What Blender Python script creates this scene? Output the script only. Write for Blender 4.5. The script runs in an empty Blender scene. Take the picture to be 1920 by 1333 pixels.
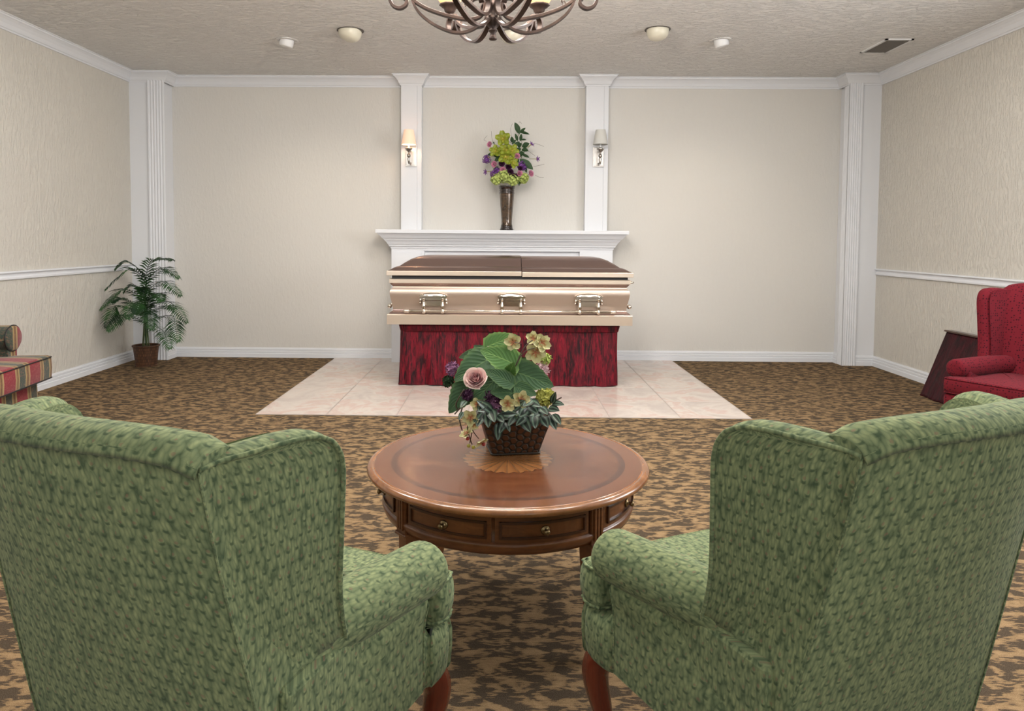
import bpy, bmesh, math, random
import numpy as np
from mathutils import Vector, Matrix, noise

# ------------------------------------------------------------------ camera, world, lights, exposure
scene = bpy.context.scene
COL = scene.collection
PI = math.pi
CAM_H = 1.18
CAM_F, PPX, PPY, PITCH, ROLL, YAW = 1337.906, 928.866, 513.160, 0.0486, -0.0065, -0.0113

def cam_axes():
    fwd = Vector((math.sin(YAW)*math.cos(PITCH), math.cos(YAW)*math.cos(PITCH), -math.sin(PITCH)))
    right = Vector((math.cos(YAW), -math.sin(YAW), 0))
    down = fwd.cross(right)
    r = right*math.cos(ROLL) + down*math.sin(ROLL)
    d = -right*math.sin(ROLL) + down*math.cos(ROLL)
    return r, d, fwd
CR, CD, CF = cam_axes()
cam = bpy.data.cameras.new('camera')
cam_ob = bpy.data.objects.new('camera', cam)
COL.objects.link(cam_ob)
cam.sensor_fit = 'HORIZONTAL'; cam.sensor_width = 36
cam.lens = CAM_F/1920*36
cam.shift_x = (960-PPX)/1920
cam.shift_y = (PPY-666.5)/1920
cam.clip_start = 0.05
m = Matrix((CR, -CD, -CF)).transposed().to_4x4()
m.translation = (0, 0, CAM_H)
cam_ob.matrix_world = m
scene.camera = cam_ob

def at(x, y, Y):
    """photo pixel (1920x1333) at world depth Y -> point"""
    d = CR*((x-PPX)/CAM_F) + CD*((y-PPY)/CAM_F) + CF
    return Vector((0, 0, CAM_H)) + d*(Y/d.y)

world = bpy.data.worlds.new('world'); scene.world = world
world.use_nodes = True
world.node_tree.nodes['Background'].inputs[0].default_value = (1.0, 0.97, 0.93, 1)
world.node_tree.nodes['Background'].inputs[1].default_value = 0.5
scene.view_settings.view_transform = 'Standard'
scene.view_settings.look = 'None'
scene.view_settings.exposure = 0.0
scene.view_settings.gamma = 1.0
scene.view_settings.use_curve_mapping = False

def area(name, loc, target, sx, sy, power, col=(1, 1, 1), spread=PI):
    l = bpy.data.lights.new(name, 'AREA'); l.shape = 'RECTANGLE'; l.size = sx; l.size_y = sy
    l.energy = power; l.color = col; l.spread = spread
    o = bpy.data.objects.new(name, l); COL.objects.link(o)
    o.location = loc
    o.rotation_euler = (Vector(target)-Vector(loc)).to_track_quat('-Z', 'Y').to_euler()
    return o
# added fill lights, standing for daylight at the unseen windows behind the camera
area('window_daylight', (2.0, -2.44, 1.7), (2.0, 6, 1.6), 1.4, 1.4, 46, (0.97, 0.98, 1.0))
area('window_daylight', (-2.0, -2.44, 1.7), (-2.0, 6, 1.6), 1.4, 1.4, 40, (0.97, 0.98, 1.0))
# key light added on the unseen right-hand wall, which has no opening
area('window_daylight', (3.47, 2.6, 1.75), (0, 2.6, 1.7), 1.8, 1.2, 78, (0.98, 0.985, 1.0))
# square fill lights added under the ceiling over the seating; unseen, no fixtures
for lx, ly, lp in ((-1.7, 3.5, 30), (1.6, 3.8, 30), (0.0, 4.3, 26), (-1.1, 2.2, 18), (1.1, 2.2, 18)):
    area('ceiling_downlight', (lx, ly, 2.725), (lx, ly, 0), .45, .45, lp, (1.0, 0.98, 0.955))

XL, XR, YB, YP, ZC = -3.5515, 3.5223, 6.9708, 6.7788, 2.7351
YR = -2.5      # rear wall, behind the camera

# ------------------------------------------------------------------ object helpers
def tag(o, label=None, cat=None, group=None, kind=None):
    if label: o['label'] = label
    if cat: o['category'] = cat
    if group: o['group'] = group
    if kind: o['kind'] = kind
    return o
def thing(name, label, cat, loc=(0, 0, 0), rz=0.0, group=None):
    o = bpy.data.objects.new(name, None); COL.objects.link(o)
    o.location = loc; o.rotation_euler = (0, 0, rz); o.empty_display_size = 0.05
    return tag(o, label, cat, group)
def copy_tree(o, parent=None):
    c = o.copy(); COL.objects.link(c); c.parent = parent
    for ch in [k for k in bpy.data.objects if k.parent == o]:
        copy_tree(ch, c)
    return c

class MB:
    """collects vertices, faces and uvs for one mesh"""
    def __init__(s): s.v = []; s.f = []; s.uv = []; s.sm = []
    def add(s, vs, fs, uvs=None, smooth=True):
        b = len(s.v); s.v += [tuple(p) for p in vs]
        for i, f in enumerate(fs):
            s.f.append(tuple(b+k for k in f)); s.sm.append(smooth)
            s.uv.append([uvs[k] for k in f] if uvs is not None and not isinstance(uvs[0], list) else (uvs[i] if uvs is not None else None))
    def grid(s, P, cu=False, cv=False, smooth=True, flip=False, swap=False):
        """P[i][j]; cu closes i, cv closes j. uv from arc length"""
        P = np.array([[tuple(p) for p in r] for r in P], float); n, m = P.shape[:2]
        Q = np.concatenate([P, P[:1]], 0) if cu else P
        Q = np.concatenate([Q, Q[:, :1]], 1) if cv else Q
        du = np.linalg.norm(np.diff(Q, axis=0), axis=2).mean(1); U = np.concatenate([[0], np.cumsum(du)])
        dv = np.linalg.norm(np.diff(Q, axis=1), axis=2).mean(0); V = np.concatenate([[0], np.cumsum(dv)])
        b = len(s.v); s.v += [tuple(p) for p in P.reshape(-1, 3)]
        for i in range(n if cu else n-1):
            for j in range(m if cv else m-1):
                i2, j2 = (i+1) % n, (j+1) % m
                f = [b+i*m+j, b+i2*m+j, b+i2*m+j2, b+i*m+j2]
                u = [(U[i], V[j]), (U[i+1], V[j]), (U[i+1], V[j+1]), (U[i], V[j+1])]
                if swap: u = [(q[1], q[0]) for q in u]
                if flip: f.reverse(); u.reverse()
                s.f.append(tuple(f)); s.uv.append(u); s.sm.append(smooth)
        return s
    def box(s, c, d, R=None, smooth=False):
        vs = [Vector((x*d[0]/2, y*d[1]/2, z*d[2]/2)) for x in (-1, 1) for y in (-1, 1) for z in (-1, 1)]
        if R is not None: vs = [R @ p for p in vs]
        vs = [p+Vector(c) for p in vs]
        s.add(vs, [(0, 1, 3, 2), (4, 6, 7, 5), (0, 4, 5, 1), (2, 3, 7, 6), (0, 2, 6, 4), (1, 5, 7, 3)], smooth=smooth)
        return s
    def lathe(s, prof, c=(0, 0, 0), n=32, R=None, a0=0, smooth=True, ribs=0, ribamp=0.0):
        P = []
        for k in range(n):
            a = a0+2*PI*k/n
            rr = 1+ribamp*math.cos(ribs*a) if ribs else 1
            row = []
            for r, z in prof:
                p = Vector((r*rr*math.cos(a), r*rr*math.sin(a), z))
                if R is not None: p = R @ p
                row.append(p+Vector(c))
            P.append(row)
        return s.grid(P, cu=True, smooth=smooth)
    def tube(s, pts, r, n=8, caps=True, up=None, flat=None):
        """sweep a circle (or flat=(w,t) rectangle) along pts; r number or list"""
        pts = [Vector(p) for p in pts]; N = len(pts); rows = []
        T = []
        for i in range(N):
            t = pts[min(i+1, N-1)]-pts[max(i-1, 0)]
            T.append(t.normalized() if t.length > 1e-9 else Vector((0, 0, 1)))
        nrm = Vector(up) if up is not None else (Vector((0, 0, 1)) if abs(T[0].z) < .9 else Vector((1, 0, 0)))
        for i in range(N):
            if up is not None: nrm = Vector(up)
            nrm = (nrm - T[i]*nrm.dot(T[i]))
            if nrm.length < 1e-6: nrm = T[i].orthogonal()
            nrm.normalize(); bn = T[i].cross(nrm)
            ri = r[i] if isinstance(r, (list, tuple)) else r
            if flat:
                w, t = flat[0]/2*ri, flat[1]/2*ri
                rows.append([pts[i]+nrm*a+bn*b for a, b in ((w, t), (-w, t), (-w, -t), (w, -t))])
            else:
                rows.append([pts[i]+(nrm*math.cos(2*PI*k/n)+bn*math.sin(2*PI*k/n))*ri for k in range(n)])
        b = len(s.v)
        s.grid(rows, cv=True, smooth=not flat)
        m_ = len(rows[0])
        if caps:
            s.f.append(tuple(b+k for k in range(m_))); s.uv.append(None); s.sm.append(False)
            s.f.append(tuple(b+(N-1)*m_+k for k in reversed(range(m_)))); s.uv.append(None); s.sm.append(False)
        return s
    def sphere(s, c, r, n=12, sc=(1, 1, 1), R=None):
        prof = [(max(1e-5, math.sin(PI*k/n))*r, -math.cos(PI*k/n)*r) for k in range(n+1)]
        P = []
        for k in range(n*2):
            a = PI*k/n
            row = []
            for q, z in prof:
                p = Vector((q*math.cos(a)*sc[0], q*math.sin(a)*sc[1], z*sc[2]))
                if R is not None: p = R @ p
                row.append(p+Vector(c))
            P.append(row)
        return s.grid(P, cu=True)
    def stack(s, outline, levels, crown=0.0, capb=True, capt=True, smooth=True):
        """outline: closed list of (x,y) CCW; levels: (inset,z[,scale fn])"""
        n = len(outline); o = [Vector(p) for p in outline]; nr = []
        for i in range(n):
            t = (o[(i+1) % n]-o[i-1]); t.normalize(); nr.append(Vector((t.y, -t.x)))
        rows = [[(o[i].x-nr[i].x*ins, o[i].y-nr[i].y*ins, z) for i in range(n)] for ins, z in levels]
        s.grid(rows, cv=True, flip=True, smooth=smooth, swap=True)
        cx = sum(p.x for p in o)/n; cy = sum(p.y for p in o)/n
        for cap, row, sg in ((capb, rows[0], -1), (capt, rows[-1], 1)):
            if not cap: continue
            rings = [row]
            for k in (0.85, 0.6, 0.3, 0.001):
                rings.append([(cx+(p[0]-cx)*k, cy+(p[1]-cy)*k, p[2]+sg*crown*(1-k*k)) for p in row])
            b = len(s.v); s.v += [p for r_ in rings for p in r_]
            for i in range(len(rings)-1):
                for j in range(n):
                    f = [b+i*n+j, b+(i+1)*n+j, b+(i+1)*n+(j+1) % n, b+i*n+(j+1) % n]
                    if sg > 0: f.reverse()
                    s.f.append(tuple(f)); s.uv.append([(s.v[k][0], s.v[k][1]) for k in f]); s.sm.append(smooth)
        return s
    def build(s, name, mat, parent=None, bevel=0, subsurf=0, solid=0, autosmooth=None, weld=False):
        me = bpy.data.meshes.new(name)
        me.from_pydata(s.v, [], s.f)
        me.polygons.foreach_set('use_smooth', s.sm)
        uvl = me.uv_layers.new(name='UVMap')
        li = 0
        for fi, f in enumerate(s.f):
            u = s.uv[fi]
            for k in range(len(f)):
                if u is not None: uvl.data[li].uv = u[k]
                else:
                    p = s.v[f[k]]; uvl.data[li].uv = (p[0]+p[1], p[2])
                li += 1
        bm = bmesh.new(); bm.from_mesh(me)
        if weld: bmesh.ops.remove_doubles(bm, verts=bm.verts, dist=1e-5)
        bmesh.ops.recalc_face_normals(bm, faces=bm.faces)
        bm.to_mesh(me); bm.free()
        me.materials.append(mat)
        o = bpy.data.objects.new(name, me); COL.objects.link(o)
        if parent is not None: o.parent = parent
        if solid:
            d = o.modifiers.new('solid', 'SOLIDIFY'); d.thickness = solid
        if bevel:
            d = o.modifiers.new('bevel', 'BEVEL'); d.width = bevel; d.segments = 2; d.limit_method = 'ANGLE'; d.angle_limit = 0.7
        if subsurf:
            d = o.modifiers.new('subsurf', 'SUBSURF'); d.levels = subsurf; d.render_levels = subsurf
        return o

def smoothpts(pts, n=8):
    """catmull-rom through points"""
    pts = [Vector(p) for p in pts]; out = []
    for i in range(len(pts)-1):
        p0 = pts[max(i-1, 0)]; p1 = pts[i]; p2 = pts[i+1]; p3 = pts[min(i+2, len(pts)-1)]
        for k in range(n):
            t = k/n
            out.append(0.5*((2*p1)+(p2-p0)*t+(2*p0-5*p1+4*p2-p3)*t*t+(3*p1-p0-3*p2+p3)*t**3))
    out.append(pts[-1]); return out
def ss(a, b, x):
    t = min(1, max(0, (x-a)/(b-a))); return t*t*(3-2*t)
def interp(tab, x):
    return float(np.interp(x, [a for a, b in tab], [b for a, b in tab]))

# ------------------------------------------------------------------ materials
def mat(name, col=(.8, .8, .8), rough=.5, metal=0, spec=.5, coat=0, sheen=0, bump=None, trans=0, emit=None, es=0, sss=0):
    m = bpy.data.materials.new(name); m.use_nodes = True
    b = m.node_tree.nodes['Principled BSDF']
    b.inputs['Base Color'].default_value = (*col, 1); b.inputs['Roughness'].default_value = rough
    b.inputs['Metallic'].default_value = metal; b.inputs['Specular IOR Level'].default_value = spec
    b.inputs['Coat Weight'].default_value = coat; b.inputs['Coat Roughness'].default_value = .12
    b.inputs['Sheen Weight'].default_value = sheen
    b.inputs['Transmission Weight'].default_value = trans
    if emit: b.inputs['Emission Color'].default_value = (*emit, 1); b.inputs['Emission Strength'].default_value = es
    return m
class NT:
    def __init__(s, m): s.m = m; s.t = m.node_tree; s.b = s.t.nodes['Principled BSDF']
    def n(s, typ, **kw):
        nd = s.t.nodes.new(typ)
        for k, v in kw.items(): setattr(nd, k, v)
        return nd
    def l(s, a, b): s.t.links.new(a, b)
    def math(s, op, a, b=None, c=None, clamp=False):
        nd = s.n('ShaderNodeMath', operation=op); nd.use_clamp = clamp
        for i, x in enumerate((a, b, c)):
            if x is None: continue
            if isinstance(x, (int, float)): nd.inputs[i].default_value = x
            else: s.l(x, nd.inputs[i])
        return nd.outputs[0]
    def coord(s, kind='Object', scale=(1, 1, 1)):
        tc = s.n('ShaderNodeTexCoord'); mp = s.n('ShaderNodeMapping'); mp.inputs['Scale'].default_value = scale
        s.l(tc.outputs[kind], mp.inputs['Vector']); return mp.outputs[0]
    def noise(s, vec, scale, detail=4, rough=.5, dist=0):
        nd = s.n('ShaderNodeTexNoise'); s.l(vec, nd.inputs['Vector'])
        nd.inputs['Scale'].default_value = scale; nd.inputs['Detail'].default_value = detail
        nd.inputs['Roughness'].default_value = rough; nd.inputs['Distortion'].default_value = dist
        return nd.outputs['Fac']
    def ramp(s, fac, stops, interp='LINEAR'):
        nd = s.n('ShaderNodeValToRGB'); nd.color_ramp.interpolation = interp
        e = nd.color_ramp.elements
        while len(e) > 1: e.remove(e[-1])
        e[0].position = stops[0][0]; e[0].color = (*stops[0][1], 1)
        for p, c in stops[1:]:
            x = e.new(p); x.color = (*c, 1)
        s.l(fac, nd.inputs[0]); return nd.outputs[0]
    def mix(s, fac, a, b, blend='MIX'):
        nd = s.n('ShaderNodeMix', data_type='RGBA', blend_type=blend)
        for i, x in ((0, fac), (6, a), (7, b)):
            if isinstance(x, (int, float)): nd.inputs[i].default_value = x
            elif isinstance(x, tuple): nd.inputs[i].default_value = (*x, 1)
            else: s.l(x, nd.inputs[i])
        return nd.outputs[2]
    def bump(s, h, strength, dist=.01):
        nd = s.n('ShaderNodeBump'); nd.inputs['Strength'].default_value = strength; nd.inputs['Distance'].default_value = dist
        s.l(h, nd.inputs['Height']); s.l(nd.outputs[0], s.b.inputs['Normal'])
    def base(s, c): s.l(c, s.b.inputs['Base Color'])
    def sep(s, v):
        nd = s.n('ShaderNodeSeparateXYZ'); s.l(v, nd.inputs[0]); return nd.outputs

def wall_mat(name, col, sc, strength, sx=(1, 1, .35)):
    m = mat(name, col, .75, spec=.25); t = NT(m)
    v = t.coord('Object', sx)
    a = t.noise(v, sc, 5, .6, .4); b = t.noise(v, sc*.22, 3, .5, .2)
    h = t.math('ADD', t.ramp(a, [(.45, (0, 0, 0)), (.62, (1, 1, 1))]), t.math('MULTIPLY', b, .6))
    t.bump(h, strength, .004 if name != 'ceiling_plaster' else .010)
    big = t.noise(t.coord('Object'), .9, 2)
    t.base(t.mix(big, tuple(c*.97 for c in col), tuple(min(1, c*1.03) for c in col)))
    return m
M_wall = wall_mat('wall_plaster', (.645, .62, .565), 55, .8)
M_wall_c = wall_mat('wall_plaster_smooth', (.65, .635, .60), 40, .22)
M_ceil = wall_mat('ceiling_plaster', (.84, .83, .81), 40, .95, (.45, 1, 1))
M_trim = mat('white_paint', (.73, .75, .785), .38, spec=.4)

# carpet: tan and dark brown broken dashes
M_carpet = mat('carpet', (.2, .13, .08), .95, spec=.05); t = NT(M_carpet)
v1 = t.coord('Object', (1, 1.9, 1))
n1 = t.noise(v1, 15, 2, .55, .5)
v2 = t.coord('Object', (1, 4.5, 1)); n2 = t.noise(v2, 34, 2, .5)
pile = t.noise(t.coord('Object'), 420, 2, .6)
f = t.math('ADD', t.math('MULTIPLY', n1, .68), t.math('MULTIPLY', n2, .32))
c = t.ramp(f, [(.46, (.036, .023, .014)), (.485, (.052, .033, .020)), (.512, (.22, .138, .066)), (.62, (.31, .20, .10))])
c = t.mix(t.ramp(pile, [(.3, (.0, .0, .0)), (.7, (1, 1, 1))]), t.mix(.45, c, (.03, .02, .012)), t.mix(.12, c, (.6, .5, .36)))
t.base(c); t.bump(t.math('ADD', pile, n1), .5, .004)

# fireplace-front tiles (square, one mesh; grout in the pattern)
TS, TX0, TY0 = 0.4714, -1.6471, 4.6852
M_tile = mat('stone_tile', (.7, .6, .5), .22, spec=.5); t = NT(M_tile)
tc = t.n('ShaderNodeTexCoord'); o_ = t.sep(tc.outputs['Object'])
fx = t.math('DIVIDE', t.math('SUBTRACT', o_[0], TX0), TS); fy = t.math('DIVIDE', t.math('SUBTRACT', o_[1], TY0), TS)
def edge(f):
    fr = t.math('FRACT', f); return t.math('MINIMUM', fr, t.math('SUBTRACT', 1, fr))
g = t.math('LESS_THAN', t.math('MINIMUM', edge(fx), edge(fy)), .0075)
cid = t.n('ShaderNodeCombineXYZ'); t.l(t.math('FLOOR', fx), cid.inputs[0]); t.l(t.math('FLOOR', fy), cid.inputs[1])
wn = t.n('ShaderNodeTexWhiteNoise'); t.l(cid.outputs[0], wn.inputs['Vector'])
va = t.n('ShaderNodeVectorMath', operation='MULTIPLY_ADD'); t.l(wn.outputs['Color'], va.inputs[0]); va.inputs[1].default_value = (9, 9, 9); t.l(tc.outputs['Object'], va.inputs[2])
nn = t.noise(va.outputs[0], 3.2, 5, .6, .8); n3 = t.noise(va.outputs[0], 14, 4, .6, 1.2)
c = t.ramp(nn, [(.35, (.47, .40, .36)), (.5, (.60, .52, .465)), (.58, (.56, .39, .33)), (.68, (.62, .54, .485))])
c = t.mix(t.math('MULTIPLY', n3, .35), c, (.72, .66, .58))
c = t.mix(t.math('MULTIPLY', wn.outputs['Value'], .22), c, (.48, .43, .40))
c = t.mix(g, c, (.30, .26, .23)); t.base(c)
t.l(t.math('ADD', t.math('MULTIPLY', g, .5), .2), t.b.inputs['Roughness'])

# green fan-patterned upholstery
def fan_fabric(name, light, dark, mid, cell=.021, fleck=None):
    m = mat(name, light, .9, spec=.15, sheen=.06); t = NT(m)
    uv = t.n('ShaderNodeTexCoord').outputs['UV']
    dn = t.n('ShaderNodeTexNoise'); t.l(uv, dn.inputs['Vector']); dn.inputs['Scale'].default_value = 45; dn.inputs['Detail'].default_value = 2
    vm = t.n('ShaderNodeVectorMath', operation='MULTIPLY_ADD'); t.l(dn.outputs['Color'], vm.inputs[0]); vm.inputs[1].default_value = (.009,)*3; t.l(uv, vm.inputs[2])
    def voro(sx, sy, rnd_):
        mp = t.n('ShaderNodeMapping'); mp.inputs['Scale'].default_value = (sx, sy, 1); t.l(vm.outputs[0], mp.inputs[0])
        v = t.n('ShaderNodeTexVoronoi', feature='F1'); v.inputs['Scale'].default_value = 1; v.inputs['Randomness'].default_value = rnd_
        t.l(mp.outputs[0], v.inputs['Vector']); return v
    strokes = voro(165, 62, .85)
    p = t.ramp(strokes.outputs['Distance'], [(.12, (1,)*3), (.55, (.38,)*3), (.85, (0,)*3)])
    tint = t.sep(strokes.outputs['Color'])[0]
    o = t.sep(vm.outputs[0])
    gy = t.math('DIVIDE', o[1], cell*.95); row = t.math('FLOOR', gy); fy = t.math('SUBTRACT', t.math('SUBTRACT', gy, row), .5)
    gx = t.math('ADD', t.math('DIVIDE', o[0], cell), t.math('MULTIPLY', row, .5)); fx = t.math('SUBTRACT', t.math('FRACT', gx), .5)
    # short dark arcs between the fans
    arc_y = t.math('ADD', fy, t.math('MULTIPLY', t.math('MULTIPLY', fx, fx), -2.2))
    dk = t.math('MAXIMUM', t.math('MULTIPLY', t.math('ABSOLUTE', t.math('ADD', arc_y, .05)), 2.6), t.math('MULTIPLY', t.math('ABSOLUTE', fx), 1.5))
    k = t.ramp(dk, [(.16, (1,)*3), (.42, (0,)*3)])
    c = t.ramp(p, [(.0, dark), (.35, mid), (1, light)])
    c = t.mix(t.math('MULTIPLY', tint, .35), c, mid)
    c = t.mix(t.math('MULTIPLY', t.noise(uv, 22, 2), .4), c, mid)
    c = t.mix(t.math('MULTIPLY', k, .8), c, dark)
    if fleck:
        rf = t.math('SQRT', t.math('ADD', t.math('MULTIPLY', fx, fx), t.math('POWER', t.math('SUBTRACT', fy, .3), 2)))
        fl = t.ramp(rf, [(.10, (1,)*3), (.17, (0,)*3)]); sel = t.math('GREATER_THAN', tint, .6)
        c = t.mix(t.math('MULTIPLY', t.math('MULTIPLY', fl, .45), sel), c, fleck)
    weave = t.noise(uv, 900, 1)
    c = t.mix(t.math('MULTIPLY', weave, .22), c, dark)
    t.base(c); t.bump(t.math('ADD', p, t.math('MULTIPLY', weave, .4)), .25, .0012)
    return m
M_green = fan_fabric('green_fan_fabric', (.33, .375, .185), (.045, .075, .040), (.165, .205, .105), .021, (.25, .12, .09))
M_red = mat('red_dot_fabric', (.26, .02, .025), .9, spec=.1, sheen=.03); t = NT(M_red)
vo = t.n('ShaderNodeTexVoronoi', feature='F1'); vo.inputs['Scale'].default_value = 68; vo.inputs['Randomness'].default_value = .45
t.l(t.n('ShaderNodeTexCoord').outputs['UV'], vo.inputs['Vector'])
t.base(t.ramp(vo.outputs['Distance'], [(.2, (.022, .005, .008)), (.34, (.118, .009, .015))]))
# striped upholstery
M_plaid = mat('striped_fabric', (.3, .05, .05), .85, spec=.2, sheen=.2); t = NT(M_plaid)
o_ = t.sep(t.coord('Object')); fr = t.math('FRACT', t.math('DIVIDE', t.math('ADD', o_[1], 2.035), .27))
RED = (.19, .012, .022); GOLD = (.22, .145, .055); LG = (.34, .26, .12); BR = (.10, .045, .02); GR = (.035, .052, .038)
c = t.ramp(fr, [(0, RED), (.36, LG), (.385, GOLD), (.43, BR), (.46, GOLD), (.49, LG), (.515, GR), (.75, LG), (.775, GOLD), (.82, BR), (.86, GOLD), (.90, LG), (.93, RED)], 'CONSTANT')
nz = t.noise(t.coord('Object'), 60, 3, .6, 1.5)
c = t.mix(t.ramp(nz, [(.5, (0, 0, 0)), (.62, (.35,)*3)]), c, (.30, .12, .08)); t.base(c)
t.bump(nz, .2, .003)

def wood_mat(name, dark, light, rough=.25, coat=.5, sc=(1, 8, 8), scale=3.0):
    m = mat(name, light, rough, coat=coat); t = NT(m)
    v = t.coord('Object', sc); a = t.noise(v, scale, 6, .65, 1.2)
    t.base(t.ramp(a, [(.3, dark), (.7, light)])); return m
M_mahog = wood_mat('mahogany', (.075, .012, .006), (.16, .03, .012), .22, .5, (6, 6, 1))
M_wood = wood_mat('cherry_wood', (.075, .024, .008), (.20, .072, .022), .3, .3, (3, 3, 12), 2.5)
M_wood_d = wood_mat('cherry_wood_dark', (.03, .010, .004), (.07, .022, .008), .3, .35)
M_rimwood = wood_mat('cherry_wood_rim', (.15, .055, .018), (.30, .125, .042), .25, .5, (4, 4, 4), 2)
# table top with veneer inlay
TR = .442
M_top = mat('inlaid_table_top', (.2, .08, .04), .25, coat=.35); t = NT(M_top)
ob = t.coord('Object'); o_ = t.sep(ob)
rad = t.math('SQRT', t.math('ADD', t.math('MULTIPLY', o_[0], o_[0]), t.math('MULTIPLY', o_[1], o_[1])))
ang = t.math('ARCTAN2', o_[1], o_[0])
rn = t.math('DIVIDE', rad, TR)
g1 = t.noise(t.coord('Object', (3, 14, 1)), 2.0, 4, .5, .25)
wd = t.ramp(g1, [(.3, (.085, .026, .010)), (.5, (.115, .038, .014)), (.7, (.155, .056, .021))])
seg = t.math('FRACT', t.math('MULTIPLY', t.math('ADD', ang, PI+.1), 8/(2*PI)))
segid = t.math('FLOOR', t.math('MULTIPLY', t.math('ADD', ang, PI+.1), 8/(2*PI)))
wd = t.mix(t.math('MULTIPLY', t.math('MODULO', segid, 2), .28), wd, (.09, .03, .012))
petal = t.math('ABSOLUTE', t.math('COSINE', t.math('MULTIPLY', ang, 12)))
med = t.math('LESS_THAN', rn, t.math('ADD', .30, t.math('MULTIPLY', petal, .025)))
medl = t.math('LESS_THAN', rn, t.math('ADD', .312, t.math('MULTIPLY', petal, .025)))
wd = t.mix(medl, wd, (.05, .018, .008))
ray = t.math('FRACT', t.math('MULTIPLY', ang, 24/(2*PI)))
wd = t.mix(med, wd, t.mix(t.math('MULTIPLY', ray, .6), (.26, .115, .04), (.13, .05, .018)))
band = t.math('MULTIPLY', t.math('GREATER_THAN', rn, .79), t.math('LESS_THAN', rn, .835))
wd = t.mix(t.math('MULTIPLY', band, .75), wd, (.045, .016, .010))
outer = t.math('GREATER_THAN', rn, .835)
wd = t.mix(t.math('MULTIPLY', outer, .5), wd, (.15, .052, .020))
t.base(wd)

M_bronze = mat('dark_bronze', (.085, .055, .045), .46, metal=.45); t = NT(M_bronze)
nz = t.noise(t.coord('Object'), 14, 3)
t.base(t.ramp(nz, [(.35, (.035, .022, .018)), (.7, (.085, .055, .046))]))
M_gold = mat('brushed_champagne_metal', (.52, .425, .355), .38, metal=.85); 
M_gold_l = mat('champagne_metal_edge', (.62, .52, .42), .30, metal=.7)
M_gold_d = mat('brushed_copper_lid', (.36, .26, .235), .24, metal=.92)
t = NT(M_gold); nz = t.noise(t.coord('Object', (.6, 30, 60)), 5, 3); t.l(t.ramp(nz, [(.3, (.36,)*3), (.7, (.42,)*3)]), t.b.inputs['Roughness'])
M_chrome = mat('polished_nickel', (.80, .74, .66), .14, metal=1)
M_nickel = mat('brushed_nickel', (.42, .40, .37), .28, metal=1)
M_nickel_l = mat('satin_nickel_plate', (.58, .56, .53), .32, metal=.85)
M_black = mat('dark_gap', (.012, .011, .012), .6)
M_brass = mat('antique_brass', (.25, .185, .10), .35, metal=1)
def velvet_mat(name, hi, lo):
    m = mat(name, hi, .55, spec=.25, sheen=.22); t = NT(m)
    if hi[0] < .1: t.b.inputs['Sheen Weight'].default_value = .05
    t.b.inputs['Sheen Roughness'].default_value = .35; t.b.inputs['Sheen Tint'].default_value = (.9, .12, .2, 1)
    v = t.coord('UV', (1, .16, 1))
    a = t.noise(v, 60, 5, .7, .8); b = t.noise(v, 14, 3, .6)
    t.base(t.ramp(t.math('ADD', t.math('MULTIPLY', a, .65), t.math('MULTIPLY', b, .35)), [(.42, lo), (.57, hi), (.68, tuple(min(1, c*1.7) for c in hi))]))
    t.bump(a, .8, .006); return m
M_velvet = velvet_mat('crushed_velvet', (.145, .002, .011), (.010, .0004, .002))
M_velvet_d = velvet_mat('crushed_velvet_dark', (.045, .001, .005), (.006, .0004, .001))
def leaf_mat(name, a, b, rough=.5, sc=30):
    m = mat(name, a, rough, spec=.35); t = NT(m)
    uv = t.n('ShaderNodeTexCoord').outputs['UV']; o = t.sep(uv)
    d = t.math('ABSOLUTE', t.math('SUBTRACT', o[1], .5))           # v: 0..1 across the leaf
    vein = t.math('ABSOLUTE', t.math('SINE', t.math('MULTIPLY', t.math('SUBTRACT', o[0], t.math('MULTIPLY', d, .9)), 24)))
    k = t.math('MULTIPLY', t.ramp(vein, [(0, (1,)*3), (.25, (0,)*3)]), .55)
    mid = t.ramp(d, [(.0, (1,)*3), (.025, (0,)*3)])
    rimf = t.ramp(d, [(.36, (0,)*3), (.5, (1,)*3)])
    c = t.mix(k, a, tuple(x*.62 for x in a)); c = t.mix(mid, c, b); c = t.mix(t.math('MULTIPLY', rimf, .7), c, b)
    t.base(c); t.bump(vein, .4, .002); return m
M_leaf = leaf_mat('begonia_leaf', (.034, .088, .032), (.10, .18, .06))
M_leaf_b = leaf_mat('begonia_leaf_bright', (.075, .18, .04), (.22, .36, .10))
M_leaf_s = mat('wandering_leaf', (.05, .08, .06), .4); t = NT(M_leaf_s)
o_ = t.sep(t.n('ShaderNodeTexCoord').outputs['UV']); d = t.math('ABSOLUTE', t.math('SUBTRACT', o_[1], .5))
t.base(t.ramp(d, [(.03, (.022, .035, .028)), (.12, (.022, .045, .034)), (.2, (.17, .25, .19)), (.30, (.09, .16, .11)), (.38, (.022, .045, .032)), (.48, (.03, .028, .03))]))
M_leaf_d = leaf_mat('foliage_dark', (.025, .062, .022), (.06, .11, .04))
M_palm = mat('palm_frond', (.022, .085, .024), .45, spec=.4); t = NT(M_palm)
t.base(t.ramp(t.noise(t.coord('Object'), 7, 2), [(.35, (.008, .030, .012)), (.65, (.030, .095, .022))]))
M_palm_s = mat('palm_stem', (.09, .115, .04), .5)
M_stem = mat('stem_green', (.12, .14, .05), .5)
M_stem_b = mat('stem_brown', (.07, .045, .03), .6)
M_rose = mat('pink_rose', (.62, .36, .36), .6, sheen=.3); t = NT(M_rose)
o_ = t.sep(t.n('ShaderNodeTexCoord').outputs['UV']); t.base(t.ramp(o_[1], [(.0, (.55, .10, .14)), (.3, (.62, .22, .26)), (.6, (.72, .44, .42)), (.85, (.80, .62, .56)), (1, (.84, .72, .64))]))
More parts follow.
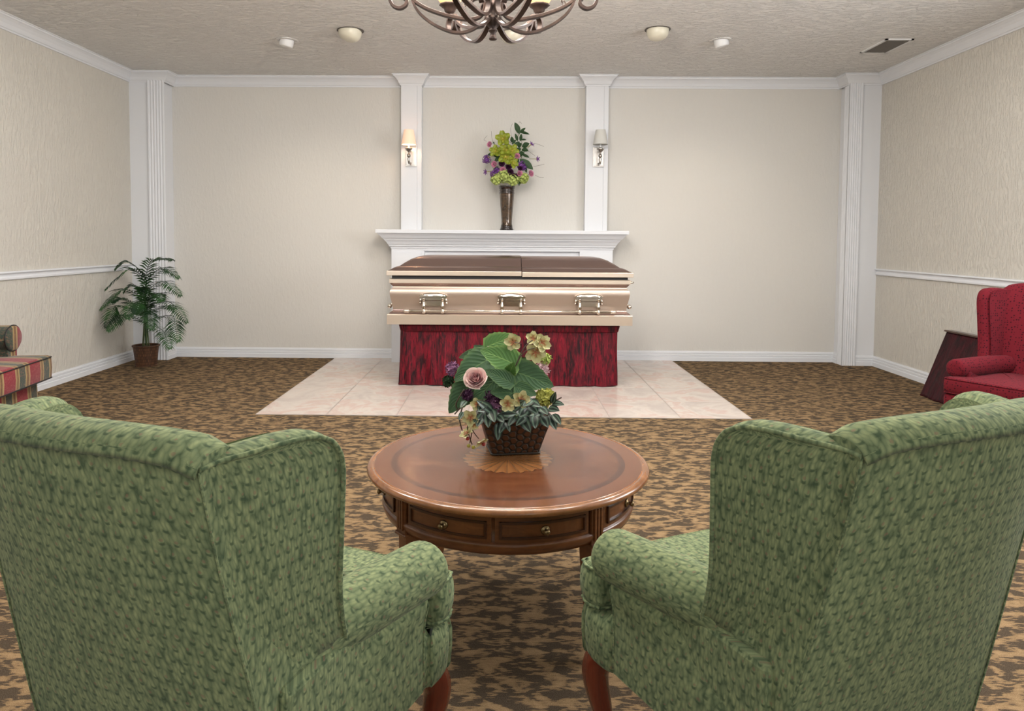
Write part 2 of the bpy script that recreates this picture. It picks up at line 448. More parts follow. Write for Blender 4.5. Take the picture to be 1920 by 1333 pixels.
M_rose2 = mat('pink_bud', (.62, .22, .36), .6, sheen=.3)
M_orchid = mat('yellow_orchid', (.58, .55, .22), .55, sheen=.2); t = NT(M_orchid)
o_ = t.sep(t.n('ShaderNodeTexCoord').outputs['UV']); t.base(t.ramp(o_[0], [(0, (.42, .10, .05)), (.16, (.50, .30, .12)), (.35, (.58, .54, .25)), (1, (.66, .64, .36))]))
M_orchid_g = mat('lime_orchid', (.40, .44, .03), .5); t = NT(M_orchid_g)
o_ = t.sep(t.n('ShaderNodeTexCoord').outputs['UV']); t.base(t.ramp(o_[0], [(0, (.50, .25, .05)), (.15, (.34, .36, .04)), (.6, (.20, .25, .015)), (1, (.30, .35, .03))]))
M_hyd = mat('green_hydrangea', (.44, .52, .15), .6)
M_hyd2 = mat('lime_hydrangea', (.50, .50, .12), .6)
M_purple = mat('purple_blossom', (.16, .05, .24), .6)
M_mauve = mat('mauve_blossom', (.26, .11, .22), .6)
M_plum = mat('plum_rose', (.055, .010, .045), .55)
M_mum = mat('pale_pink_blossom', (.72, .50, .54), .6)
M_berry = mat('red_berry', (.28, .02, .015), .4)
M_bud = mat('yellow_bud', (.40, .36, .06), .5)
# woven baskets
M_basket = mat('wicker', (.16, .06, .03), .55); t = NT(M_basket)
uv = t.coord('UV'); bk = t.n('ShaderNodeTexBrick'); t.l(uv, bk.inputs['Vector']); bk.inputs['Scale'].default_value = 1
bk.inputs['Brick Width'].default_value = .012; bk.inputs['Row Height'].default_value = .026; bk.inputs['Mortar Size'].default_value = .0016
bk.inputs['Color1'].default_value = (.15, .066, .028, 1); bk.inputs['Color2'].default_value = (.07, .030, .014, 1); bk.inputs['Mortar'].default_value = (.015, .006, .004, 1)
bk.inputs['Mortar Smooth'].default_value = .6
t.base(bk.outputs['Color']); t.bump(bk.outputs['Fac'], -.9, .004)
M_planter = mat('pressed_leaf_planter', (.06, .03, .015), .45, spec=.4); t = NT(M_planter)
o_ = t.sep(t.n('ShaderNodeTexCoord').outputs['UV'])
gy = t.math('DIVIDE', o_[1], .024); row = t.math('FLOOR', gy); fy = t.math('SUBTRACT', t.math('SUBTRACT', gy, row), .5)
gx = t.math('ADD', t.math('DIVIDE', o_[0], .024), t.math('MULTIPLY', row, .5)); fx = t.math('SUBTRACT', t.math('FRACT', gx), .5)
rr = t.math('SQRT', t.math('ADD', t.math('MULTIPLY', fx, fx), t.math('MULTIPLY', fy, fy)))
t.base(t.ramp(rr, [(.3, (.085, .032, .012)), (.42, (.06, .026, .012)), (.47, (.012, .009, .006)), (.56, (.03, .02, .012))]))
t.bump(t.ramp(rr, [(.4, (1,)*3), (.5, (0,)*3)]), .6, .004)
M_rim = mat('braided_rim', (.025, .018, .012), .5)
M_vase = mat('bronze_glaze', (.085, .05, .028), .16, metal=.35, coat=.6); t = NT(M_vase)
t.base(t.ramp(t.noise(t.coord('Object'), 22, 4, .6, 1), [(.35, (.028, .018, .011)), (.65, (.115, .068, .036))]))
M_vase_d = mat('dark_glaze_bands', (.018, .010, .008), .12, coat=.8)
M_amber = mat('amber_glass', (.9, .6, .3), .4, emit=(1.0, .60, .22), es=.95)
M_shade_on = mat('lit_fabric_shade', (.85, .62, .48), .8, emit=(1.0, .62, .40), es=.42)
M_shade_off = mat('unlit_fabric_shade', (.60, .60, .57), .8)
M_lampglow = mat('lamp_glow', (1, 1, 1), .5, emit=(1, .93, .78), es=3)
M_can = mat('white_metal', (.78, .79, .80), .45)
M_eye = mat('cream_enamel', (.66, .63, .52), .35)
M_ringd = mat('shadow_gap', (.10, .09, .08), .7)
M_vent = mat('vent_metal', (.40, .38, .35), .5)
M_glassw = mat('window_glass', (.9, .95, 1), .05, trans=.9)

# ------------------------------------------------------------------ room shell
def plane_box(name, lo, hi, m):
    b = MB(); b.box([(a+c)/2 for a, c in zip(lo, hi)], [c-a for a, c in zip(lo, hi)])
    return tag(b.build(name, m), kind='structure')
T = .12
plane_box('floor', (XL-T, YR-T, -.1), (XR+T, YB+T, 0), M_carpet)
plane_box('ceiling', (XL-T, YR-T, ZC), (XR+T, YB+T, ZC+.1), M_ceil)
plane_box('wall_left', (XL-T, YR, 0), (XL, YB, ZC), M_wall)
plane_box('wall_right', (XR, YR, 0), (XR+T, YB, ZC), M_wall)
plane_box('wall_back', (XL, YB, 0), (XR, YB+T, ZC), M_wall_c)
# unseen rear wall with two window openings added for the fill lights
rw = MB(); zs = (0, .95, 2.45, ZC)
for a, b_ in ((XL, -2.75), (-1.25, 1.25), (2.75, XR)): rw.box(((a+b_)/2, YR-T/2, ZC/2), (b_-a, T, ZC))
for cx in (-2, 2):
    rw.box((cx, YR-T/2, .475), (1.5, T, .95)); rw.box((cx, YR-T/2, (2.45+ZC)/2), (1.5, T, ZC-2.45))
tag(rw.build('wall_front', M_wall), kind='structure')
for i, cx in enumerate((-2, 2)):
    w = MB()
    for dx in (-.72, 0, .72): w.box((cx+dx, YR-.06, 1.7), (.06, .05, 1.5))
    for dz in (.98, 1.7, 2.42): w.box((cx, YR-.06, dz), (1.5, .045, .06))
    wo = tag(w.build('window_%d' % (i+1), M_trim), kind='structure')
    g_ = MB(); g_.box((cx, YR-.07, 1.7), (1.48, .006, 1.48)); g_.build('pane', M_glassw, wo)
w = MB()
for dy in (-.94, 0, .94): w.box((XR-.015, 2.6+dy, 1.75), (.03, .06, 1.34))
for dz in (-.64, 0, .64): w.box((XR-.015, 2.6, 1.75+dz), (.03, 1.94, .06))
tag(w.build('window_3', M_trim), kind='structure')  # bars added round the side key light; the wall behind is closed
# tile area
tl = MB(); tl.add([(TX0, TY0, .004), (TX0+7*TS, TY0, .004), (TX0+7*TS, YB, .004), (TX0, YB, .004), (TX0, TY0, 0), (TX0+7*TS, TY0, 0), (TX0+7*TS, YB, 0), (TX0, YB, 0)],
                  [(0, 1, 2, 3), (0, 4, 5, 1), (1, 5, 6, 2), (3, 7, 4, 0)], smooth=False)
tag(tl.build('floor_tile_inset', M_tile), kind='structure')
# corner columns (boxed out) and central pilasters
CLX, CRX = -3.231, 3.236
plane_box('wall_column_left', (XL, YP, 0), (CLX, YB, ZC), M_trim)
plane_box('wall_column_right', (CRX, YP, 0), (XR, YB, ZC), M_trim)
def extrude(name, poly, z0, z1, m, parent=None):
    b = MB(); n = len(poly)
    vs = [(x, y, z0) for x, y in poly]+[(x, y, z1) for x, y in poly]
    b.add(vs, [(i, (i+1) % n, n+(i+1) % n, n+i) for i in range(n)]+[tuple(range(n)), tuple(range(n, 2*n))], smooth=False)
    return b.build(name, m, parent)
def fluted(x0, x1, yf, th, nfl, edge_=.012):
    """board whose front face (toward -Y) at yf-th carries flutes"""
    poly = [(x0, yf), (x0, yf-th+.004), (x0+.004, yf-th)]
    w = (x1-x0-2*edge_)/nfl
    for k in range(nfl):
        a = x0+edge_+k*w; fd = min(.0085, w*.3)
        poly += [(a+w*.12, yf-th), (a+w*.3, yf-th+fd*.7), (a+w*.5, yf-th+fd), (a+w*.7, yf-th+fd*.7), (a+w*.88, yf-th)]
    poly += [(x1-.004, yf-th), (x1, yf-th+.004), (x1, yf)]
    return poly
tag(extrude('trim_1', fluted(-3.373, CLX+.018, YP, .02, 5), 0, ZC-.07, M_trim), kind='structure')
tag(extrude('trim_2', fluted(CRX-.018, 3.345, YP, .02, 5), 0, ZC-.07, M_trim), kind='structure')
# side fluting on the right column's return (faces -X)
pp = [(CRX-(y), 0) for x, y in []]
fl = fluted(YP-.0195, YP+.09, 0, .018, 5, .008)
tag(extrude('trim_3', [(CRX+y, x) for x, y in fl], 0, ZC-.07, M_trim), kind='structure')
PLX = (-.988, -.792); PRX = (.776, .990); YPF = YB-.10
for i, (a, b_) in enumerate((PLX, PRX)):
    poly = [(a, YB), (a, YPF), (b_-.045, YPF), (b_-.043, YPF+.004), (b_-.041, YPF), (b_, YPF), (b_, YB)]
    tag(extrude('trim_%d' % (4+i), poly, 1.262, ZC-.07, M_trim), kind='structure')

def molding(name, path, prof, m, kind='structure'):
    """path: XY polyline with the room on its right-hand side; prof: (out, z)"""
    P = [Vector(p) for p in path]; n = len(P); rows = []
    for i in range(n):
        d0 = (P[i]-P[i-1]).normalized() if i > 0 else (P[1]-P[0]).normalized()
        d1 = (P[i+1]-P[i]).normalized() if i < n-1 else d0
        n0 = Vector((d0.y, -d0.x)); n1 = Vector((d1.y, -d1.x))
        mt = n0+n1; mt = mt/(mt.dot(n0)) if abs(mt.dot(n0)) > 1e-6 else n0
        rows.append([(P[i].x+mt.x*o, P[i].y+mt.y*o, z) for o, z in prof])
    b = MB(); b.grid(rows, smooth=False)
    k = len(prof)
    b.f.append(tuple(range(k))); b.uv.append(None); b.sm.append(False)
    b.f.append(tuple((n-1)*k+j for j in range(k))); b.uv.append(None); b.sm.append(False)
    return tag(b.build(name, m), kind=kind)
crown_p = [(0, -.098), (.010, -.098), (.012, -.086), (.018, -.083), (.022, -.075), (.030, -.055), (.045, -.035), (.060, -.022), (.068, -.018), (.070, -.008), (.078, -.006), (.078, 0), (0, 0)]
crown = [(o, ZC-.0005+z) for o, z in crown_p]
cpath = [(XL, YR), (XL, YP), (CLX+.018, YP), (CLX+.018, YB), (PLX[0], YB), (PLX[0], YPF), (PLX[1], YPF), (PLX[1], YB), (PRX[0], YB), (PRX[0], YPF), (PRX[1], YPF), (PRX[1], YB), (CRX-.018, YB), (CRX-.018, YP), (XR, YP), (XR, YR)]
molding('trim_6', cpath, crown, M_trim)
base_p = [(0, .097), (.008, .097), (.010, .088), (.014, .084), (.014, .070), (.011, .067), (.016, .062), (.016, .046), (.013, .043), (.020, .038), (.021, 0), (0, 0)]
molding('baseboard_left', [(XL, YR), (XL, YP), (-3.375, YP)], base_p, M_trim)
molding('baseboard_back', [(CLX, YP+.002), (CLX, YB), (-1.06, YB)], base_p, M_trim)
molding('baseboard_back', [(1.03, YB), (CRX, YB), (CRX, YP+.095)], base_p, M_trim)
molding('baseboard_right', [(3.347, YP), (XR, YP), (XR, YR)], base_p, M_trim)
rail_p = [(0, .925), (.022, .925), (.026, .915), (.012, .903), (.010, .892), (.018, .880), (.018, .868), (.006, .862), (0, .862)]
molding('trim_7', [(XL, YR), (XL, YP-.001)], rail_p, M_trim)
molding('trim_8', [(XR, YP-.02), (XR, YR)], rail_p, M_trim)

# ------------------------------------------------------------------ mantelpiece
mp = thing('mantelpiece', 'white moulded mantelpiece against the back wall behind the casket', 'mantelpiece', (0, YB, 0))
MX0, MX1, MY = -1.058, 1.025, 6.72
def local(o, root):   # geometry written in world coords, parent has only a translation
    o.matrix_parent_inverse = Matrix.Translation(root.location).inverted() if root.rotation_euler.z == 0 else (Matrix.Translation(root.location) @ root.rotation_euler.to_matrix().to_4x4()).inverted()
    return o
def wpart(b, name, m_, root, **k): return local(b.build(name, m_, root, **k), root)
sp = [(0, 1.085), (.006, 1.085), (.008, 1.10), (.020, 1.106), (.024, 1.120), (.030, 1.126), (.045, 1.150), (.060, 1.166), (.066, 1.176), (.078, 1.184), (.095, 1.205), (.112, 1.222), (.116, 1.228), (.128, 1.230), (.130, 1.256), (.126, 1.262), (0, 1.262)]
b = MB(); path = [Vector(p) for p in ((MX0, YB-.002), (MX0, MY), (MX1, MY), (MX1, YB-.002))]
rows = []
for i, (p, mt) in enumerate(zip(path, ((-1, 0), (-1, -1), (1, -1), (1, 0)))):
    rows.append([(p.x+mt[0]*o, p.y+mt[1]*o, z) for o, z in sp])
b.grid(rows, smooth=False)
b.add([(MX0-.126, MY-.126, 1.262), (MX1+.126, MY-.126, 1.262), (MX1+.126, YB-.002, 1.262), (MX0-.126, YB-.002, 1.262)], [(0, 1, 2, 3)], smooth=False)
wpart(b, 'mantel_shelf', M_trim, mp)
b = MB(); b.box(((MX0+MX1)/2, (MY+.035+YB)/2, .545), (MX1-MX0-.6, YB-MY-.04, 1.09)); wpart(b, 'recessed_panel', M_trim, mp)
b = MB(); b.box(((MX0+MX1)/2, MY+.02, 1.08), (MX1-MX0-.6, .04, .03)); wpart(b, 'frieze', M_trim, mp)
for a, c_ in ((MX0, MX0+.31), (MX1-.31, MX1)):
    g_ = local(extrude('pilaster', [(x, y) for x, y in fluted(a, c_, MY+.25-.002, .25, 1, .11)], .0, .45, M_trim, mp), mp)
    b = MB(); b.box(((a+c_)/2, (MY+YB)/2, .77), (c_-a, YB-MY-.004, .64))
    b.box(((a+c_)/2, MY-.002, .77), (c_-a-.05, .006, .56)); wpart(b, 'pilaster_panel', M_trim, mp)

# ------------------------------------------------------------------ casket on velvet-skirted stand
CASK = (.0475, 5.912, 0); CYAW = .014
st = thing('casket_stand', 'low stand draped with a crushed dark red velvet skirt under the casket', 'stand', (CASK[0], CASK[1]+.02, 0), CYAW)
def skirt(hw, hd, z0, z1, flare, amp, seed, npl=9.0, open_back=False):
    """pleated cloth round a rectangle"""
    cor = [(-hw, -hd), (hw, -hd), (hw, hd), (-hw, hd)]
    pts = []
    for i in range(4):
        a = Vector(cor[i]); c_ = Vector(cor[(i+1) % 4]); L = (c_-a).length; n = int(L/.006)
        d = (c_-a).normalized(); nr = Vector((d.y, -d.x))
        for k in range(n): pts.append((a+d*(L*k/n), nr, i, k/n, L))
    P = []
    for j in range(21):
        tz = j/20; row = []
        for k, (p, nr, i, fr, L) in enumerate(pts):
            s = k*.006
            e = min(fr, 1-fr)*L
            if e < .05:       # soften corners
                q = Vector((p.x/ max(abs(p.x), 1e-6), p.y/max(abs(p.y), 1e-6)))
                nn = (nr*(.5+e/.1)+(Vector((math.copysign(1, p.x), math.copysign(1, p.y)))-nr)*(.5-e/.1)).normalized()
            else: nn = nr
            a = noise.noise((s*7+seed, tz*.55, 0))*1.3+noise.noise((s*17+seed, tz*1.1, 3))*.8+noise.noise((s*38, tz*1.6, seed))*.35
            out = flare*tz+amp*(.25+.75*tz)*a
            zz = z1+(z0-z1)*tz
            if tz == 1: zz += .006*(1+noise.noise((s*9, seed, 5)))
            row.append((p.x+nn.x*out, p.y+nn.y*out, zz))
        P.append(row)
    b = MB(); b.grid(P, cv=True, swap=True); return b
SHW, SHD = .868, .25
skirt(SHW, SHD, .004, .452, .018, .026, 3.1).build('skirt', M_velvet, st)
b = MB()
cor = []
for i in range(160):
    a = 2*PI*i/160; c_, s_ = math.cos(a), math.sin(a); e = .12
    cor.append(((SHW+.022)*math.copysign(abs(c_)**e, c_), (SHD+.03)*math.copysign(abs(s_)**e, s_)))
b.stack(cor, [(.03, .438), (.014, .440), (.010, .452), (.004, .475), (.001, .486), (.006, .492), (.03, .494)])
b.build('skirt_band', M_velvet, st)
b = MB(); b.box((0, 0, .497), (2*SHW-.02, 2*SHD, .012)); b.build('top_board', M_black, st)
for sx in (-1, 1):
    for sy in (-1, 1):
        b = MB(); b.tube([(sx*(SHW-.06), sy*(SHD-.05), 0), (sx*(SHW-.06), sy*(SHD-.05), .491)], .015); b.build('leg', M_nickel, st)

ck = thing('casket', 'closed two-lid casket in brushed champagne and copper metal with nickel handles', 'casket', CASK, CYAW)
CHW, CHD = .968, .312
def ring_profile(prof, hw=CHW, hd=CHD, x0=None, x1=None):
    rows = []
    for o, z in prof:
        rows.append([(-(hw+o), -(hd+o), z), ((hw+o), -(hd+o), z), ((hw+o), (hd+o), z), (-(hw+o), (hd+o), z)])
    return rows
def ring_mesh(prof, smooth_flags=None):
    b = MB(); rows = ring_profile(prof)
    for k in range(4):
        b.grid([[r[k], r[(k+1) % 4]] for r in rows], smooth=False if smooth_flags is None else smooth_flags)
    return b
b = ring_mesh([(-.06, .503), (0, .503), (0, .578), (-.003, .583), (-.012, .584)])
b.add(ring_profile([(-.06, .503)])[0], [(0, 1, 2, 3)], smooth=False)
b.build('base_moulding', M_gold_l, ck)
ring_mesh([(-.012, .584), (-.018, .592), (-.030, .602), (-.042, .609), (-.042, .620)], True).build('base_flare', M_gold_d, ck)
body = [(-.042, .618), (-.041, .630), (-.037, .655), (-.031, .685), (-.024, .715), (-.020, .738), (-.019, .752), (-.021, .766), (-.028, .778), (-.036, .787), (-.043, .795), (-.044, .800)]
ring_mesh(body, True).build('body', M_gold, ck)
ring_mesh([(-.044, .800), (-.040, .803), (-.030, .815), (-.022, .826), (-.018, .828)], True).build('cove', M_gold_d, ck)
b = ring_mesh([(-.018, .828), (-.016, .830), (-.016, .858), (-.019, .861), (-.06, .861)])
b.add(ring_profile([(-.06, .861)])[0], [(3, 2, 1, 0)], smooth=False)
b.build('rim', M_gold_l, ck)
b = MB(); b.box((0, 0, .874), (2*(CHW-.035), 2*(CHD-.035), .026)); b.build('gasket', M_black, ck)  # black filler standing in for the shade in the gap below the lids
# lids
DP = [(0, 0), (.0, .0), (.06, .010), (.14, .026), (.20, .0335), (.235, .036), (.25, .0365), (.262, .040), (.36, .064), (.5, .093), (.65, .112), (.8, .1205), (1, .123)]
XS = .0475+.045    # split between the two lids (local x)
LHW = .972
def lid(x0, x1, dz, dx):
    b = MB()
    us = sorted(set([0, .03, .06, .10, .14, .17, .20, .235, .25, .262, .3, .36, .43, .5, .57, .65, .72, .8, .9, 1]))
    hy = CHD-.022; HL = .355
    xs = sorted(set([round(-LHW+.006+u*HL, 5) for u in us]+[round(LHW-.006-u*HL, 5) for u in us]+[x0, x1]))
    xs = [x for x in xs if x0-1e-6 <= x <= x1+1e-6]
    ys = sorted(set([round(-hy+u*hy, 5) for u in us]+[round(hy-u*hy, 5) for u in us]))
    P = []
    for x in xs:
        ux = min(1, (LHW-.006-abs(x))/HL)
        P.append([(x+dx, y, .921+dz+interp(DP, max(0, min(ux, (hy-abs(y))/hy)))) for y in ys])
    b.grid(P)
    for X in (x0, x1):    # close the cut ends
        ux = min(1, (LHW-.006-abs(X))/HL)
        top = [(X+dx, y, .921+dz+interp(DP, max(0, min(ux, (hy-abs(y))/hy)))) for y in ys]
        b.add(top+[(X+dx, ys[-1], .91+dz), (X+dx, ys[0], .91+dz)], [tuple(range(len(top)+2))], smooth=False)
    o = b.build('lid', M_gold_d, ck)
    r = MB()
    a, c_ = x0, x1
    if x0 < -.9: a = -LHW
    if x1 > .9: c_ = LHW
    r.box(((a+c_)/2+dx, 0, .9035+dz), (c_-a, 2*(CHD-.012), .037))
    r.build('lid_rim', M_gold_l, o, bevel=.003)
lid(-LHW+.006, XS-.001, .003, -.0015)
lid(XS+.001, LHW-.006, -.002, .002)
# handles on the front: three lugs with one bar
FY = -(CHD-.035)
bar = MB(); bar.tube([(-.79, FY-.045, .612), (.79, FY-.045, .612)], .0125, 10)
bar.build('handle_bar', M_chrome, ck)
for sx in (-1, 1):
    e = MB(); e.lathe([(0.001, 0), (.012, .002), (.016, .01), (.012, .018), (.015, .026), (.013, .04), (.005, .05), (.001, .052)], (sx*.79, FY-.045, .612), 14, Matrix.Rotation(sx*PI/2, 3, 'Y'))
    e.build('bar_tip', M_chrome, ck)
for hx in (-.603, .012, .623):
    c_ = MB()
    cap = []
    for i in range(17):
        a = PI*i/16; cap.append((hx-.112*math.cos(a), .026*math.sin(a)))
    rows = []
    for k, (d, sc) in enumerate(((.0, 1), (.02, 1), (.034, .9), (.042, .6), (.044, .05))):
        rows.append([(hx+(x-hx)*sc, FY-.012-d, .730+z*sc) for x, z in cap])
    c_.grid(rows)
    c_.box((hx, FY-.03, .724), (.214, .040, .010), smooth=False)
    c_.box((hx, FY-.026, .706), (.196, .034, .020))
    c_.box((hx, FY-.018, .682), (.178, .026, .012))
    c_.box((hx, FY-.010, .662), (.152, .020, .026))
    for sx in (-1, 1):
        c_.tube([(hx+sx*.098, FY-.02, .715), (hx+sx*.104, FY-.022, .69), (hx+sx*.096, FY-.015, .665)], .008, 8)
        c_.sphere((hx+sx*.105, FY-.02, .672), .009, 6)
    h_ = c_.build('handle_lug', M_chrome, ck)
    for sx in (-1, 1):
        a_ = MB()
        pr = [(.011, 0), (.013, -.012), (.008, -.018), (.009, -.03), (.014, -.055), (.0155, -.075), (.010, -.09), (.0155, -.098), (.0155, -.112), (.009, -.118), (.001, -.12)]
        a_.lathe([(r, z) for r, z in reversed(pr)], (hx+sx*.074, FY-.047, .712), 14)
        a_.build('handle_arm', M_chrome, h_)
for sx, zz in ((-1, .642), (1, .645)):
    e = MB(); e.sphere((sx*(CHW-.012), -CHD+.08, zz), .018, 8, (1.1, 1, 1)); e.tube([(sx*(CHW-.04), -CHD+.08, zz+.03), (sx*(CHW-.015), -CHD+.08, zz)], .009, 8)
    e.tube([(sx*(CHW-.012), -CHD+.08, zz), (sx*(CHW-.012), CHD-.08, zz)], .011, 8)
    e.build('end_handle', M_chrome, ck)
e = MB(); e.tube([(CHW-.02, -CHD+.05, .842), (CHW+.016, -CHD+.05, .842)], [.006, .006], 8); e.lathe([(.001, 0), (.011, .001), (.011, .006), (.007, .008), (.011, .011), (.011, .016), (.001, .017)], (CHW-.012, -CHD+.05, .842), 10, Matrix.Rotation(PI/2, 3, 'Y'))
e.build('lock_knob', M_chrome, ck)

# ------------------------------------------------------------------ plant building blocks
def leaf(b, base, tip, width, up=(0, -1, .3), fold=.15, droop=.12, n=10, heart=0.3, serr=.0, m=6):
    """a curved leaf added to mesh b; uv x along, y across"""
    base = Vector(base); tip = Vector(tip); L = (tip-base).length; d = (tip-base).normalized()
    up = Vector(up); up = (up-d*up.dot(d)); up = up.normalized() if up.length > 1e-6 else d.orthogonal().normalized(); s = d.cross(up)
    P = []; uv = []
    for i in range(n+1):
        u = i/n
        w = (math.sin(PI*min(1, u**(.55+.0*heart)))**.8 if u < 1 else 0)
        w = (math.sin(PI*(u**(1-heart*.9)))) ** .75 if 0 < u < 1 else 0
        row = []
        for j in range(-m, m+1):
            f = j/m; e = 1+(serr*(1 if i % 2 else -1) if abs(j) == m else 0)
            p = base+d*(u*L)+s*(f*width/2*w*e)
            if heart > .2 and u < .25: p -= d*(abs(f)**1.5*L*.16*(1-u*4))
            p += up*(fold*width*abs(f)**1.3*w-droop*L*(u*u)+droop*L*.9*u*(1-u)+.012*width*math.sin(i*2.2)*abs(f))
            row.append(p); uv.append((u, .5+f*.5))
        P.append(row)
    k = 2*m+1; vs = [p for r in P for p in r]
    b.add(vs, [(i*k+j, (i+1)*k+j, (i+1)*k+j+1, i*k+j+1) for i in range(n) for j in range(k-1)], uv)
    return b
def petal(b, c, d, up, L, w, cup=.3, n=5, m=3, curl=0):
    c = Vector(c); d = Vector(d).normalized(); up = Vector(up); up = (up-d*up.dot(d)).normalized(); s = d.cross(up)
    vs = []; uv = []
    for i in range(n+1):
        u = i/n; ww = w*math.sin(PI*(.12+.80*u**.8))**.7
        for j in range(-m, m+1):
            f = j/m
            vs.append(c+d*(L*u)+s*(f*ww/2)+up*(cup*L*(u*u)+.25*w*f*f-curl*L*max(0, u-.6)**2*4)); uv.append((u, .5+f/2))
    k = 2*m+1
    b.add(vs, [(i*k+j, (i+1)*k+j, (i+1)*k+j+1, i*k+j+1) for i in range(n) for j in range(k-1)], uv)
def frame_of(nrm):
    nrm = Vector(nrm).normalized(); a = nrm.orthogonal().normalized(); return a, nrm.cross(a), nrm
def blossom(b, c, nrm, r, k=5, w=1.0, cup=.25, rot=0):
    a, e, n_ = frame_of(nrm)
    for i in range(k):
        t_ = rot+2*PI*i/k; d = a*math.cos(t_)+e*math.sin(t_)
        petal(b, Vector(c)+n_*.001*i, d, n_, r, r*w, cup)
def rose(b, c, nrm, r):
    a, e, n_ = frame_of(nrm); c = Vector(c); rnd_ = random.Random(int(r*1e5))
    for ring, (rr, hh, k, open_) in enumerate(((.13, .60, 2, .02), (.24, .62, 3, .05), (.36, .60, 3, .10), (.50, .52, 4, .18), (.66, .40, 4, .32), (.80, .22, 5, .50))):
        for i in range(k):
            t0 = 2*PI*i/k+ring*1.1+rnd_.uniform(-.2, .2); half = PI/k*1.25; hs = hh*rnd_.uniform(.9, 1.1)
            vs = []; uv = []
            N, M_ = 6, 6
            for q in range(-N, N+1):
                fq = q/N; th = t0+half*fq
                d = a*math.cos(th)+e*math.sin(th); edge = 1-.42*abs(fq)**2.2
                for j in range(M_+1):
                    v = j/M_
                    R_ = rr*(.35+.65*math.sin(min(1, v*1.25)*PI/2))+open_*v*v*.55+.030*fq+(.07*max(0, v-.7)/.3 if ring > 2 else 0)
                    h = -.62+(hs+.62)*v*edge-(.10*open_*max(0, v-.75)/.25 if ring > 2 else 0)
                    vs.append(c+(d*R_+n_*h)*r*.86); uv.append((fq*.5+.5, min(1, .12+ring/5*.42+v**3*.46)))
            kk = M_+1
            b.add(vs, [(p*kk+j, (p+1)*kk+j, (p+1)*kk+j+1, p*kk+j+1) for p in range(2*N) for j in range(M_)], uv)
def cluster(b, c, r, n, s, seed, k=4, sc=(1, 1, 1), w=1.0):
    rnd = random.Random(seed); c = Vector(c)
    for i in range(n):
        z = 1-2*(i+.5)/n; a = i*2.39996; q = math.sqrt(1-z*z)
        d = Vector((q*math.cos(a)*sc[0], q*math.sin(a)*sc[1], z*sc[2])); d0 = Vector((q*math.cos(a), q*math.sin(a), z))
        blossom(b, c+d*r*rnd.uniform(.85, 1.05), d0+Vector((rnd.uniform(-.4, .4),)*3), s*rnd.uniform(.8, 1.15), k, w, .35, rnd.random()*6)
    b.sphere(c, r*.8, 6, sc)

# ------------------------------------------------------------------ mantel vase and its flowers
VX, VY = .027, 6.765
vs_ = thing('vase', 'tall tapered bronze glazed vase on the white mantelpiece shelf', 'vase', (VX, VY, 1.262))
oct_ = lambda pr: pr
b = MB(); b.lathe([(.055, .045), (.050, .06), (.0505, .10), (.058, .2), (.066, .30), (.069, .345)], (0, 0, 0), 48, ribs=8, ribamp=.012)
b.build('body', M_vase, vs_)
b = MB(); b.lathe([(.001, 0), (.064, 0), (.066, .006), (.064, .012), (.058, .014), (.060, .020), (.060, .026), (.054, .029), (.057, .034), (.056, .042), (.051, .047)], (0, 0, 0), 48); b.build('foot', M_vase_d, vs_)
b = MB(); b.lathe([(.069, .343), (.073, .348), (.073, .358), (.068, .361), (.072, .366), (.073, .378), (.069, .381), (.074, .388), (.078, .412), (.078, .418), (.070, .418), (.066, .38), (.001, .375)], (0, 0, 0), 48); b.build('neck', M_vase_d, vs_)

fa = thing('flower_arrangement', 'tall mixed arrangement of lime orchids, pink roses and purple blooms in the mantel vase', 'flowers', (VX, VY, 1.63))
FYv = 6.74
def vp(x, y, dy=0): return at(890+x/10.257, 220+y/10.257, FYv+dy)
for i, (x, y, r, dy) in enumerate(((420, 1190, 95, -.03), (560, 1140, 110, -.05), (740, 1200, 100, -.05), (940, 1170, 80, -.02), (620, 1120, 90, .06), (840, 1180, 90, .05))):
    b = MB(); p = vp(x, y, dy); cluster(b, p, r/10.257/CAM_F*6.7, 42, .017, i, 4)
    wpart(b, 'hydrangea', M_hyd, fa)
b = MB()
for i, (x, y) in enumerate(((540, 400), (600, 350), (480, 360))):
    pass
for i, (x, y, r, nx) in enumerate(((545, 410, 150, -.1), (400, 650, 120, -.3), (600, 620, 130, .1), (600, 760, 165, .1), (720, 640, 130, .3), (740, 880, 110, .3))):
    b = MB(); p = vp(x, y, -.05); blossom(b, p, (nx, -1, .15), r/10.257/CAM_F*6.7, 5, .85, .12, i*1.1+.3)
    blossom(b, p+Vector((0, -.006, 0)), (nx, -1, .0), r/10.257/CAM_F*6.7*.35, 3, .8, .5, i)
    wpart(b, 'orchid', M_orchid_g, fa)
for i, (x, y, r) in enumerate(((285, 520, 58), (375, 900, 62), (540, 1010, 60), (820, 740, 56), (870, 1080, 58), (1085, 1080, 64))):
    b = MB(); rose(b, vp(x, y, -.06), ((x-650)/500, -1, .1), r/10.257/CAM_F*6.7); wpart(b, 'pink_rose', M_rose2, fa)
for i, (x, y, r) in enumerate(((655, 950, 62), (690, 1050, 60), (765, 1140, 72), (520, 890, 60), (880, 980, 45))):
    b = MB(); rose(b, vp(x, y, -.07), (0.1, -1, .1), r/10.257/CAM_F*6.7); wpart(b, 'plum_rose', M_plum, fa)
for i, (x, y, r) in enumerate(((230, 810, 70), (430, 1030, 50), (360, 1090, 50), (890, 930, 70), (940, 960, 50))):
    b = MB(); cluster(b, vp(x, y, -.03), r/10.257/CAM_F*6.7, 22, .012, i+20, 4); wpart(b, 'violet_cluster', M_purple, fa)
